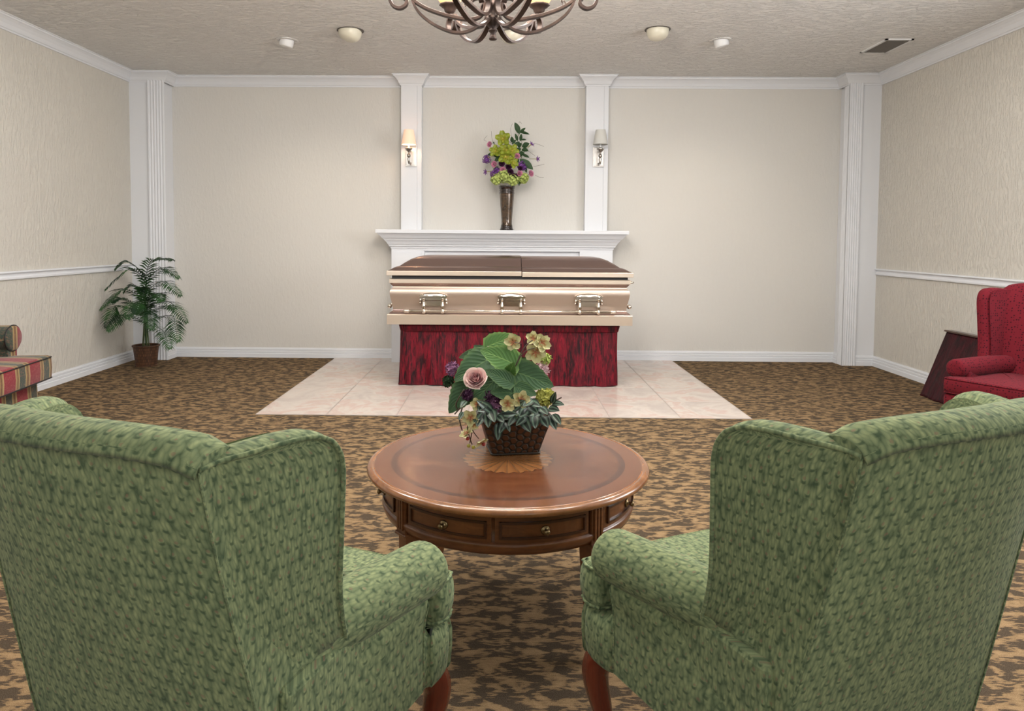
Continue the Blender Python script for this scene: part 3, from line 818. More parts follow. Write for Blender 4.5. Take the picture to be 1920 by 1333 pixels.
for i, (x, y, bx, by) in enumerate(((1090, 520, 950, 620), (1200, 800, 1050, 800), (220, 1050, 330, 1030), (250, 770, 420, 750))):
    b = MB(); p = vp(x, y, -.05); d = p-vp(bx, by, 0); blossom(b, p, d, .030, 6, .42, .25, i)
    wpart(b, 'bell_flower', M_purple, fa)
    b = MB(); b.tube([vp(bx, by, 0), p-d.normalized()*.012, p], [.002, .003, .009], 8); wpart(b, 'flower_throat', M_bud, fa)
LV = [((850, 290), (775, 95), 110), ((880, 290), (975, 200), 60), ((890, 290), (1055, 320), 50), ((900, 280), (1030, 300), 40), ((720, 470), (712, 370), 75), ((820, 440), (780, 310), 60),
      ((880, 440), (900, 320), 60), ((900, 430), (990, 430), 40), ((780, 440), (720, 520), 50), ((930, 560), (1050, 500), 110), ((920, 620), (1030, 640), 90), ((850, 480), (760, 560), 80), ((870, 600), (780, 680), 90), ((900, 660), (880, 760), 80), ((930, 720), (1050, 770), 60), ((900, 830), (1125, 995), 150),
      ((960, 960), (1000, 1060), 60), ((820, 790), (830, 900), 60), ((430, 700), (240, 720), 90), ((450, 760), (330, 690), 80), ((500, 760), (380, 850), 90), ((440, 960), (350, 1040), 70), ((640, 420), (560, 300), 60), ((650, 400), (655, 330), 50), ((850, 1180), (855, 1320), 40), ((560, 850), (460, 880), 90), ((380, 500), (350, 480), 40),
      ((840, 560), (900, 500), 90), ((860, 700), (960, 690), 80), ((780, 620), (850, 640), 90)]
for i, (p0, p1, w) in enumerate(LV):
    b = MB(); leaf(b, vp(*p0, -.01), vp(*p1, -.04), w/10.257/CAM_F*6.7, (.1, -1, .3), .12, .08, heart=.25); wpart(b, 'leaf', M_leaf_d, fa)
b = MB()
for pts in (((740, 560), (860, 300)), ((900, 900), (905, 480), (860, 300)), ((650, 900), (740, 540)), ((600, 430), (720, 500)), ((640, 800), (500, 590), (340, 500)), ((700, 1200), (560, 800), (620, 430)), ((800, 1200), (900, 760), (1080, 530)), ((820, 1200), (1080, 1080)), ((500, 1200), (250, 800)), ((700, 1250), (700, 900))):
    b.tube(smoothpts([vp(x, y, 0) for x, y in pts], 5), .0022, 5)
wpart(b, 'stems', M_stem, fa)
for pts in (((230, 460), (180, 430), (240, 350)), ((360, 500), (330, 400), (322, 270)), ((1140, 495), (1220, 520), (1330, 560)), ((1010, 640), (1090, 690), (1160, 740)), ((1130, 945), (1220, 930), (1340, 900)), ((1160, 1110), (1240, 1150), (1330, 1155)), ((712, 370), (690, 230), (725, 120)), ((850, 110), (870, 85), (905, 125))):
    b = MB(); b.tube(smoothpts([vp(x, y, -.03) for x, y in pts], 5), .0013, 5); wpart(b, 'twig', M_stem_b, fa)

# ------------------------------------------------------------------ wall sconces
def sconce(px, py, shpx, lit):
    p = at(px, py, YPF); root = thing('wall_sconce', ('lit nickel wall sconce with glowing peach shade on the left pilaster' if lit else 'unlit nickel wall sconce with grey-white shade on the right pilaster'), 'wall lamp', (p.x, YPF, p.z))
    b = MB(); b.box((0, -.006, 0), (.104, .012, .19)); b.box((0, -.014, 0), (.088, .006, .172)); b.build('backplate', M_nickel_l, root, bevel=.003)
    sh = at(shpx, 257, YPF-.13); sx = sh.x-p.x; sz = sh.z-p.z; sy = -.13
    b = MB()
    b.tube(smoothpts([(0, -.016, -.06), (0, -.05, -.085), (sx*.7, -.10, -.06), (sx, sy, -.02), (sx, sy, .03)], 6), .006, 8)
    b.tube(smoothpts([(0, -.016, .045), (sx*.5, -.07, .06), (sx, sy, .05)], 5), .006, 8)
    b.lathe([(.001, -.085), (.006, -.08), (.010, -.06), (.014, -.035), (.009, -.02), (.017, -.015), (.017, .006), (.010, .010), (.010, .030), (.022, .038), (.030, .052), (.036, .060), (.034, .063), (.014, .062), (.012, .07), (.007, .075), (.007, .11)], (sx, sy, 0), 20)
    b.build('arm', M_nickel, root)
    b = MB(); b.lathe([(.008, .07), (.008, sz-.03), (.001, sz-.03)], (sx, sy, 0), 12); b.build('candle_sleeve', M_can, root)
    b = MB(); z0, z1 = sz-.070, sz+.066
    n = 40; b.lathe([(.070, z0), (.069, z0+.004), (.046, z1-.004), (.047, z1), (.0445, z1), (.0445, z1-.004), (.0665, z0+.004), (.067, z0), (.070, z0)], (sx, sy, 0), n, ribs=20, ribamp=.006)
    b.build('shade', M_shade_on if lit else M_shade_off, root)
    if lit:
        b = MB(); b.sphere((sx, sy, sz-.005), .016, 8, (1, 1, 1.3)); b.build('bulb', M_lampglow, root)
        l = bpy.data.lights.new('sconce_light', 'POINT'); l.energy = 1.6; l.color = (1, .72, .42); l.shadow_soft_size = .02
        o = bpy.data.objects.new('sconce_light', l); COL.objects.link(o); o.location = (p.x+sx, YPF+sy, p.z+sz-.04); 
    return root
sconce(771, 293.5, 766.5, True)
sconce(1121.5, 294.5, 1126, False)

# ------------------------------------------------------------------ ceiling fittings
def gimbal(px, py, lean, label):
    p = at(px, py, 5.7); d = (ZC-CAM_H)/(p.z-CAM_H)*1.0
    x = p.x*d; y = p.y*d
    r = thing('recessed_spotlight', label, 'ceiling light', (x, y, ZC), 0, 'lit adjustable spotlights in the ceiling')
    b = MB(); b.lathe([(.058, -.001), (.088, -.001), (.090, -.005), (.086, -.008), (.060, -.008), (.058, -.001)], (0, 0, 0), 36); b.build('trim_ring', M_ceil, r)
    R = Matrix.Rotation(lean, 3, 'Y') @ Matrix.Rotation(.10, 3, 'X')
    b = MB(); b.lathe([(.001, .03), (.05, .03), (.056, 0), (.054, -.035), (.050, -.046), (.045, -.047), (.043, -.040), (.001, -.038)], (0, 0, -.004), 30, R); b.build('gimbal_can', M_can, r)
    b = MB(); b.lathe([(.001, 0), (.041, .002)], Vector((0, 0, -.004))+R @ Vector((0, 0, -.041)), 24, R); b.build('lamp_face', M_lampglow, r)
    l = bpy.data.lights.new('spot_light', 'SPOT'); l.energy = 22; l.spot_size = 1.7; l.spot_blend = .9; l.color = (1, .86, .68); l.shadow_soft_size = .04
    o = bpy.data.objects.new('spot_light', l); COL.objects.link(o); o.location = (x, y, ZC-.07)
    o.rotation_euler = (.45, lean*.3, 0)
    return r
gimbal(538, 75, .25, 'lit white adjustable spotlight left of the cream eyeball light in the ceiling')
gimbal(1352, 75, -.25, 'lit white adjustable spotlight right of the cream eyeball light in the ceiling')
def eyeball(px, py, lean, label, rr=.088):
    p = at(px, py, 5.4); d = (ZC-CAM_H)/(p.z-CAM_H); x = p.x*d; y = p.y*d
    r = thing('eyeball_light', label, 'ceiling light', (x, y, ZC), 0, 'cream eyeball lights in the ceiling')
    b = MB(); b.lathe([(rr+.004, -.001), (rr+.012, -.001), (rr+.012, -.005), (rr+.004, -.005)], (0, 0, 0), 36); b.build('trim_ring', M_ringd, r)  # ring coloured dark to stand in for the shadow gap round the eyeball
    R = Matrix.Rotation(lean, 3, 'Y') @ Matrix.Rotation(-.15, 3, 'X')
    b = MB(); b.lathe([(rr, 0), (rr*.99, -.02), (rr*.93, -.042), (rr*.80, -.062), (rr*.60, -.072), (rr*.3, -.078), (.001, -.079)], (0, 0, -.0), 36, R); b.build('eyeball', M_eye, r)
eyeball(657, 57, .20, 'cream eyeball ceiling light left of the chandelier')
eyeball(1233, 55, -.12, 'cream eyeball ceiling light right of the chandelier', .082)
eyeball(960, 61, 0, 'cream eyeball ceiling light seen behind the chandelier', .085)
# air vent
vt = thing('ceiling_vent', 'small grey slatted air vent near the right wall in the ceiling', 'vent', (3.03, 5.79, ZC))
b = MB()
for s_ in (-1, 1):
    b.box((s_*.098, 0, -.004), (.02, .40, .008)); b.box((0, s_*.19, -.004), (.216, .02, .008))
b.build('frame', M_can, vt)
b = MB()
for k in range(14): b.box((-.085+k*.013, 0, -.006), (.0015, .36, .014), Matrix.Rotation(.6, 3, 'Y'))
b.build('slats', M_vent, vt)
b = MB(); b.box((0, 0, -.002), (.18, .36, .002)); b.build('backing', M_ringd, vt)

# ------------------------------------------------------------------ chandelier
CH = Vector((-.047, 2.8, 0))
ch = thing('chandelier', 'dark bronze six-arm scroll chandelier with amber glass bowls above the round table', 'chandelier', (CH.x, CH.y, ZC))
def zc(z): return z-ZC
b = MB(); b.lathe([(.001, 1.947), (.012, 1.948), (.016, 1.952), (.012, 1.962), (.010, 1.974), (.017, 1.982), (.018, 1.986), (.011, 1.989), (.022, 2.002), (.030, 2.02), (.033, 2.034), (.021, 2.038), (.021, 2.068), (.024, 2.072), (.026, 2.082), (.016, 2.094), (.011, 2.112), (.0055, 2.118), (.0055, 2.60), (.03, 2.61), (.05, 2.66), (.06, 2.735), (.001, 2.735)], (0, 0, -ZC), 28)
b.build('column', M_bronze, ch)
def arc(c, r0, r1, a0, a1, n=18):
    return [(c[0]+(r0+(r1-r0)*k/n)*math.cos(a0+(a1-a0)*k/n), c[1]+(r0+(r1-r0)*k/n)*math.sin(a0+(a1-a0)*k/n)) for k in range(n+1)]
R6 = [0, PI/3, 2*PI/3, PI, 4*PI/3, 5*PI/3]
upper = [(.078, 2.070), (.086, 2.082), (.080, 2.100), (.058, 2.108), (.036, 2.094), (.034, 2.062), (.055, 2.034), (.095, 2.026), (.15, 2.034), (.20, 2.046), (.26, 2.068), (.305, 2.096), (.325, 2.122), (.345, 2.135), (.372, 2.137), (.393, 2.122), (.398, 2.098), (.385, 2.076), (.360, 2.068), (.338, 2.080), (.334, 2.098), (.345, 2.106)]
brace = [(.022, 2.030), (.045, 2.010), (.085, 1.985), (.13, 1.975), (.18, 1.984), (.235, 2.010), (.28, 2.045), (.305, 2.080), (.312, 2.100)]
curl = [(.03, 2.020), (.055, 2.03), (.075, 2.06), (.07, 2.095), (.045, 2.105), (.028, 2.09), (.03, 2.068), (.048, 2.064)]
for i, a in enumerate(R6):
    ca, sa = math.cos(a), math.sin(a)
    def P3(q): return [Vector((r*ca, r*sa, z-ZC)) for r, z in q]
    up_ = (-sa, ca, 0)
    r_ = MB(); r_.tube(smoothpts(P3(upper), 5), 1, up=up_, flat=(.023, .012)); arm = r_.build('arm', M_bronze, ch, bevel=.0015)
    r_ = MB(); r_.tube(smoothpts(P3(brace), 6), 1, up=up_, flat=(.021, .009)); r_.build('brace', M_bronze, arm)
    r_ = MB(); c0 = P3([(.385, 0)])[0]
    r_.lathe([(.001, 2.138), (.007, 2.140), (.007, 2.146), (.014, 2.150), (.022, 2.160), (.026, 2.172), (.038, 2.181), (.045, 2.186), (.045, 2.190), (.001, 2.190)], (c0.x, c0.y, -ZC), 20, ribs=10, ribamp=.03); r_.build('candle_cup', M_bronze, arm)
    r_ = MB(); r_.lathe([(.02, 2.190), (.038, 2.191), (.053, 2.215), (.064, 2.26), (.074, 2.31), (.078, 2.34), (.076, 2.34), (.062, 2.262), (.036, 2.196), (.001, 2.194)], (c0.x, c0.y, -ZC), 28); r_.build('glass_bowl', M_amber, arm)
    l = bpy.data.lights.new('candle_light', 'POINT'); l.energy = 27; l.color = (1, .93, .84); l.shadow_soft_size = .07
    o = bpy.data.objects.new('candle_light', l); COL.objects.link(o); o.location = (CH.x+c0.x, CH.y+c0.y, 2.44)
for i, (a, r0) in enumerate(((0, .272), (2*PI/3, .272), (4*PI/3, .272))):
    r_ = MB(); z = 2.086; k = 0
    while z < 2.60:
        rr = r0*(1-(z-2.086)/.55*.9); c0 = Vector((rr*math.cos(a), rr*math.sin(a), z-ZC))
        pts = [c0+Vector((.006*math.cos(t_)*math.cos(a+k*PI/2), .006*math.cos(t_)*math.sin(a+k*PI/2), .012*math.sin(t_))) for t_ in [2*PI*q/12 for q in range(13)]]
        r_.tube(pts, .0018, 6); z += .019; k += 1
    r_.build('chain', M_bronze, ch)

# ------------------------------------------------------------------ round coffee table
TC = Vector((.018, 2.250, 0)); TZ = .48
tb = thing('coffee_table', 'round cherry drum coffee table with inlaid top and curved drawers between green chairs', 'table', TC)
b = MB(); b.lathe([(.001, 0), (TR-.022, 0)], (0, 0, TZ), 96); b.build('inlaid_top', M_top, tb)
b = MB(); b.lathe([(TR-.022, 0), (TR-.019, -.002), (TR-.016, 0), (TR-.008, -.001), (TR-.001, -.006), (TR+.002, -.013), (TR-.001, -.019), (TR-.010, -.023), (TR-.022, -.025), (TR-.026, -.030), (.3, -.030)], (0, 0, TZ), 96); b.build('top_edge', M_rimwood, tb)
AR = .393; za, zb_ = .352, .450
b = MB(); b.lathe([(.30, zb_), (AR+.004, zb_), (AR+.004, zb_-.006), (AR-.010, zb_-.008), (AR-.010, za+.020), (AR+.002, za+.018), (AR+.004, za+.010), (AR+.001, za), (AR-.004, za-.012), (AR-.02, za-.014), (.30, za-.012)], (0, 0, 0), 96); b.build('apron', M_wood, tb)
A0 = math.radians(-96)       # direction of the middle of the front pair, seen from above
def curved_panel(b, a0, a1, z0, z1, r0, r1, n=14):
    for (aa, bb) in ((0, 0),):
        P = []
        for i in range(n+1):
            a = a0+(a1-a0)*i/n; c_, s_ = math.cos(a), math.sin(a)
            P.append([(r0*c_, r0*s_, z0), (r1*c_, r1*s_, z0), (r1*c_, r1*s_, z1), (r0*c_, r0*s_, z1)])
        bb_ = len(b.v); b.grid(P, cv=True, smooth=False)
        b.f.append((bb_, bb_+1, bb_+2, bb_+3)); b.uv.append(None); b.sm.append(False)
        k = bb_+4*n; b.f.append((k+3, k+2, k+1, k)); b.uv.append(None); b.sm.append(False)
for q in range(4):
    ac = A0+q*PI/2; half = PI/4
    pw = math.radians(3.4)
    # post with flutes and its leg at the start of the quadrant
    ap = ac+half
    b = MB(); curved_panel(b, ap-pw, ap+pw, za-.014, zb_-.004, AR-.03, AR+.002)
    for k in (-1, 0, 1): curved_panel(b, ap+k*.030-.009, ap+k*.030+.009, za-.002, zb_-.012, AR-.02, AR+.007, 3)
    b.build('post', M_wood, tb)
    cx, cy = math.cos(ap), math.sin(ap); Rl = Matrix.Rotation(ap, 3, 'Z')
    rows = []
    for z, w, rr in ((.345, .046, AR-.026), (.30, .044, AR-.026), (.2, .038, AR-.022), (.08, .030, AR-.010), (.03, .026, AR+.002), (.012, .030, AR+.008), (0, .030, AR+.008)):
        c0 = Vector((rr, 0, z)); rows.append([Rl @ (c0+Vector((sx*w/2, sy*w/2, 0))) for sx, sy in ((-1, -1), (1, -1), (1, 1), (-1, 1))])
    b = MB(); b.grid(rows, cv=True, smooth=False); b.add(rows[0], [(0, 1, 2, 3)], smooth=False); b.add(rows[-1], [(3, 2, 1, 0)], smooth=False)
    b.box(Rl @ Vector((AR-.020, 0, .335)), (.054, .054, .01), Rl)
    b.build('leg', M_wood, tb, bevel=.003)
    for s_ in (-1, 1):
        a0 = ac+(.012 if s_ > 0 else -half+pw+.02); a1 = ac+(half-pw-.02 if s_ > 0 else -.012)
        b = MB(); curved_panel(b, a0, a1, za+.020, zb_-.010, AR-.03, AR-.003)
        dr = b.build('drawer', M_wood, tb)
        b = MB(); e = .032; z0, z1 = za+.031, zb_-.020
        for (x0, x1, y0, y1) in ((a0+e, a1-e, z1-.006, z1), (a0+e, a1-e, z0, z0+.006), (a0+e, a0+e+.016, z0, z1), (a1-e-.016, a1-e, z0, z1)):
            curved_panel(b, x0, x1, y0, y1, AR-.02, AR+.003)
        b.build('drawer_moulding', M_wood_d, dr)
        am = (a0+a1)/2; p = Vector((math.cos(am), math.sin(am), 0)); Rk = Vector((0, 0, 1)).rotation_difference(p).to_matrix()
        b = MB(); b.lathe([(.001, 0), (.012, .0), (.013, .003), (.010, .005), (.005, .006), (.004, .012), (.008, .016), (.0085, .020), (.005, .023), (.001, .024)], p*(AR-.003)+Vector((0, 0, (za+zb_)/2+.004)), 18, Rk)
        b.build('drawer_knob', M_brass, dr)

# ------------------------------------------------------------------ planter and arrangement on the table
PC = at(962, 828, 2.33); PC = Vector((PC.x, 2.345, TZ))
pl = thing('planter', 'square tapered brown planter with pressed leaf pattern on the round table', 'planter', PC, .16)
def rrect(hx, hy, r, n=5):
    out = []
    for cx, cy, a0 in ((hx-r, hy-r, 0), (-hx+r, hy-r, PI/2), (-hx+r, -hy+r, PI), (hx-r, -hy+r, 3*PI/2)):
        for k in range(n+1):
            a = a0+PI/2*k/n; out.append((cx+r*math.cos(a), cy+r*math.sin(a)))
    return out
rows = []
for z, hx, hy in ((.004, .078, .058), (.03, .086, .064), (.07, .098, .073), (.105, .110, .082), (.122, .117, .087)):
    rows.append([(x, y, z) for x, y in rrect(hx, hy, .010)])
b = MB(); b.grid(rows, cv=True); b.add([(x, y, .003) for x, y in rrect(.078, .058, .01)], [tuple(range(24))]); b.build('body', M_planter, pl)
b = MB()
for z, hx, hy in ((.004, .080, .060), (.122, .118, .088)):
    o = [(x, y, z) for x, y in rrect(hx, hy, .010)]; o.append(o[0]); b.tube(o, .0035, 6, caps=False)
b.build('braided_rim', M_rim, pl)
b = MB(); b.add([(x, y, .105) for x, y in rrect(.108, .08, .01)], [tuple(range(24))]); b.build('moss', M_leaf_d, pl)

ta = thing('flower_arrangement', 'leafy arrangement with a pink rose and yellow orchids in the planter on the round table', 'flowers', (PC.x, PC.y, TZ+.10))
ta_root = ta
def tp(x, y, dy=0): return at(780+x/4.76, 600+y/4.76, 2.33+dy)
K = 2.33/CAM_F/4.76
BL = [((640, 235), (905, 130), 150, 'b', .03, .03), ((890, 400), (585, 262), 205, 'b', -.02, -.06), ((665, 340), (345, 525), 235, 'd', .02, -.05), ((650, 330), (520, 225), 110, 'd', .05, .04),
      ((495, 555), (290, 828), 190, 'd', -.02, -.06), ((865, 455), (1232, 585), 215, 'd', -.02, -.05), ((850, 560), (612, 440), 120, 'd', -.06, -.08), ((895, 655), (665, 640), 125, 'd', -.06, -.08),
      ((900, 600), (1080, 665), 110, 'd', -.06, -.07), ((720, 520), (488, 750), 150, 'd', -.04, -.07), ((835, 480), (870, 385), 90, 'b', -.04, -.07), ((560, 300), (380, 330), 90, 'd', .06, .05), ((930, 420), (1010, 340), 110, 'd', .03, .02), ((760, 470), (690, 380), 110, 'd', .03, .0)]
for i, (p0, p1, w, k, d0, d1) in enumerate(BL):
    b = MB(); leaf(b, tp(*p0, d0), tp(*p1, d1), w*K*1.3, (0, -.9, .45), .07, .10, 14, .55, .05); o = wpart(b, 'broad_leaf', M_leaf_b if k == 'b' else M_leaf, ta)
    if k == 'b': o['label'] = 'bright green broad leaf'
b = MB()
for (x, y) in ((890, 400), (665, 340), (495, 555), (865, 455), (850, 560), (895, 655), (720, 520), (640, 235), (900, 600)):
    b.tube(smoothpts([(PC.x+.01, PC.y, TZ+.1), tp((x+800)/2, y+150, .02), tp(x, y, 0)], 5), .0028, 6)
wpart(b, 'leaf_stalks', M_stem, ta)
b = MB(); rose(b, tp(530, 520, -.10), (-.15, -.85, .60), 100*K*1.05); wpart(b, 'pink_rose', M_rose, ta)
OR = [((868, 195), 75, (-.2, -1, .1)), ((1045, 165), 62, (-.1, -1, .3)), ((1065, 285), 92, (0, -1, -.1)), ((1120, 205), 80, (.4, -1, .2)), ((820, 745), 68, (0, -1, .1)), ((935, 705), 75, (.2, -1, .1)), ((490, 868), 72, (-.2, -1, 0)), ((545, 752), 55, (-.2, -1, .2)), ((455, 1020), 62, (-.5, -.4, .9)), ((575, 1075), 62, (.5, -.5, -.8)), ((520, 930), 45, (-.2, -1, -.2))]
for i, ((x, y), r, n_) in enumerate(OR):
    b = MB(); p = tp(x, y, -.10 if y > 400 else -.02); blossom(b, p, n_, r*K*1.05, 5, .95, .10, i*.9+.4); blossom(b, p, n_, r*K*.32, 3, .9, .6, i)
    wpart(b, 'orchid', M_orchid, ta)
b = MB()
for pts in (((880, 430), (950, 270), (1000, 210), (1040, 180)), ((880, 430), (960, 290), (1060, 250)), ((940, 210), (880, 200)), ((520, 880), (500, 970), (560, 1060)), ((470, 900), (460, 980), (500, 1110)), ((500, 1000), (480, 1100))):
    b.tube(smoothpts([tp(x, y, -.05 if y < 500 else -.09) for x, y in pts], 6), .0016, 6)
wpart(b, 'orchid_stems', M_stem_b, ta)
for (x, y), m_ in (((460, 1058), M_berry), ((603, 1108), M_berry), ((470, 1122), M_bud), ((512, 1135), M_bud)):
    b = MB(); b.sphere(tp(x, y, -.1), 17*K, 6); wpart(b, 'bud', m_, ta)
b = MB(); cluster(b, tp(1150, 690, -.04), 62*K, 34, .013, 5, 4); wpart(b, 'hydrangea', M_hyd2, ta)
for i, ((x, y), r, m_) in enumerate((((700, 760), 55, M_mauve), ((665, 690), 40, M_plum), ((330, 440), 48, M_mauve), ((290, 545), 35, M_leaf_d), ((1120, 440), 55, M_mum), ((1150, 350), 38, M_hyd), ((740, 700), 34, M_plum), ((460, 670), 30, M_plum))):
    b = MB(); cluster(b, tp(x, y, .03 if y < 600 else -.06), r*K, 24, .0105, i+40, 5, w=.6); wpart(b, 'small_blossoms', m_, ta)
for i, pts in enumerate((((430, 620), (360, 740), (370, 800)), ((420, 760), (390, 880), (410, 980)), ((440, 720), (380, 800), (345, 840)), ((1180, 740), (1240, 720), (1300, 690)))):
    b = MB(); b.tube(smoothpts([tp(x, y, -.06) for x, y in pts], 6), .0022, 6); wpart(b, 'tendril', M_stem_b, ta)
SL = [((740, 910), (730, 1065), 85), ((800, 910), (745, 1000), 70), ((805, 900), (835, 985), 55), ((930, 850), (1020, 990), 110), ((1000, 790), (930, 850), 120), ((1060, 850), (1065, 955), 95), ((1120, 860), (1175, 945), 95), ((1190, 850), (1250, 970), 85), ((1220, 840), (1290, 920), 70), ((1215, 745), (1312, 748), 60), ((1215, 740), (1240, 655), 60), ((1150, 800), (1060, 850), 80),
      ((640, 810), (645, 950), 95), ((600, 830), (545, 940), 90), ((690, 830), (560, 720), 90), ((660, 790), (700, 900), 100), ((760, 840), (890, 830), 100), ((720, 850), (780, 900), 80), ((870, 800), (950, 720), 90), ((1000, 730), (1100, 760), 90), ((1110, 780), (1170, 830), 80), ((560, 860), (520, 900), 60), ((880, 860), (830, 930), 70), ((980, 860), (900, 930), 80), ((1010, 770), (1080, 820), 90), ((450, 720), (400, 770), 50), ((420, 820), (385, 880), 45), ((1180, 790), (1270, 800), 80), ((620, 730), (560, 800), 90), ((1040, 700), (960, 760), 90), ((700, 1000), (720, 940), 40)]
for i, (p0, p1, w) in enumerate(SL):
    if i == len(SL)-1: continue
    b = MB(); leaf(b, tp(*p0, -.075), tp(*p1, -.125), w*K, (0, -.8, .5), .12, .12, 10, .2); wpart(b, 'striped_leaf', M_leaf_s, ta)
rnd = random.Random(7)
for i in range(26):     # foliage at the back and inside so that the bunch is full from any side
    a = rnd.uniform(0, 2*PI); r0 = rnd.uniform(.02, .07); z = TZ+.10+rnd.uniform(0, .06)
    p0 = Vector((PC.x+r0*math.cos(a), PC.y+r0*math.sin(a), z)); p1 = p0+Vector((math.cos(a)*.07, math.sin(a)*.055, rnd.uniform(-.02, .05)))
    if p1.y < PC.y-.02 and rnd.random() < .3: continue
    b = MB(); leaf(b, p0, p1, .038, (math.cos(a)*.5, math.sin(a)*.5, 1), .1, .15, 8, .2); wpart(b, 'striped_leaf', M_leaf_s, ta)

# ------------------------------------------------------------------ palm in a basket
PP = Vector((-3.27, 6.46, 0))
bk_ = thing('plant_basket', 'small round brown wicker basket pot in the left corner', 'basket', PP)
b = MB(); b.lathe([(.001, .001), (.088, .001), (.090, .01), (.100, .10), (.110, .175), (.112, .185)], (0, 0, 0), 40); b.build('body', M_basket, bk_)
b = MB(); b.lathe([(.106, .178), (.116, .178), (.119, .185), (.116, .192), (.106, .192), (.103, .185), (.106, .178)], (0, 0, 0), 40); b.lathe([(.088, 0), (.094, 0), (.096, .006), (.093, .011), (.088, .011)], (0, 0, 0), 40); b.build('rim', M_basket, bk_)
b = MB(); b.lathe([(.001, .165), (.106, .165)], (0, 0, 0), 24); b.build('moss', M_stem_b, bk_)
pm = thing('potted_palm', 'green artificial palm with arching fronds standing in the corner basket', 'plant', PP+Vector((0, 0, .165)))
def q_(x, y, dy): return at(160+x/5.332, 460+y/5.332, PP.y+dy)
root = PP+Vector((0, 0, .17))
FR = [ # start, mid, tip px (crop coords), depth offsets, side hang
 ((600, 400), (480, 235), (200, 440), -.25), ((600, 330), (460, 180), (300, 230), -.15), ((600, 420), (640, 180), (870, 145), -.10), ((610, 380), (750, 230), (940, 330), -.25),
 ((610, 480), (760, 360), (960, 510), -.35), ((590, 560), (400, 440), (150, 640), -.35), ((580, 520), (520, 420), (390, 460), -.1), ((600, 640), (480, 560), (420, 740), -.5), ((620, 600), (640, 640), (660, 850), -.5),
 ((620, 620), (820, 560), (1020, 780), -.4), ((620, 760), (860, 700), (930, 970), -.45), ((620, 800), (760, 840), (850, 1040), -.55), ((590, 780), (400, 690), (220, 860), -.5), ((590, 700), (330, 600), (200, 830), -.42), ((600, 560), (560, 560), (500, 690), -.35), ((630, 560), (720, 480), (770, 560), -.3),
 ((600, 700), (620, 560), (560, 420), -.2), ((610, 700), (760, 620), (900, 640), -.3), ((600, 740), (430, 560), (260, 560), -.3)]
rnd = random.Random(3)
for i, (p0, p1, p2, dy) in enumerate(FR):
    a = q_(*p0, -.02); m_ = q_(*p1, dy*.55); e_ = q_(*p2, dy)
    spine = smoothpts([root+Vector(((a.x-root.x)*.3, 0, .02)), root+(a-root)*.6, a, m_, a*.0+m_*.45+e_*.55+Vector((0, 0, .025)), e_], 7)
    b = MB(); b.tube(spine, [.0045-.0036*k/(len(spine)-1) for k in range(len(spine))], 6)
    N0 = 14; L = len(spine)-1
    for k in range(27):
        f = k/26; idx = N0+f*(L-N0-.5); i0 = int(idx); p = spine[i0].lerp(spine[min(i0+1, L)], idx-i0)
        tdir = (spine[min(i0+1, L)]-spine[max(i0-1, 0)]).normalized()
        ln = .125*math.sin(PI*(.16+.80*f))**.8*(.9+.2*rnd.random())
        side = tdir.cross(Vector((0, 0, 1)))
        if side.length < .2: side = Vector((1, 0, 0))
        side.normalize()
        for sg in (-1, 1):
            d = (side*sg*.85+tdir*.62+Vector((0, 0, -.10+rnd.uniform(-.10, .10)))).normalized()
            tip = p+d*ln+Vector((0, 0, -.014)); w = .0085
            n_ = tdir
            mid = p+d*ln*.5+Vector((0, 0, .004))
            if tip.x < XL+.02: tip.x = XL+.02
            if mid.x < XL+.015: mid.x = XL+.015
            b.add([p-n_*w*.4, p+n_*w*.4, mid+n_*w, mid-n_*w, tip], [(0, 1, 2, 3), (3, 2, 4)], smooth=False)
    wpart(b, 'frond', M_palm, pm)
b = MB()
for k in range(7):
    a = k*.9; b.tube(smoothpts([root+Vector((.030*math.cos(a), .025*math.sin(a), .0)), root+Vector((.016*math.cos(a), .014*math.sin(a), .2)), root+Vector((.006*math.cos(a), 0, .42+.02*k))], 5), [.0042]*6+[.0028]*5, 7)
wpart(b, 'trunk', M_palm_s, pm)

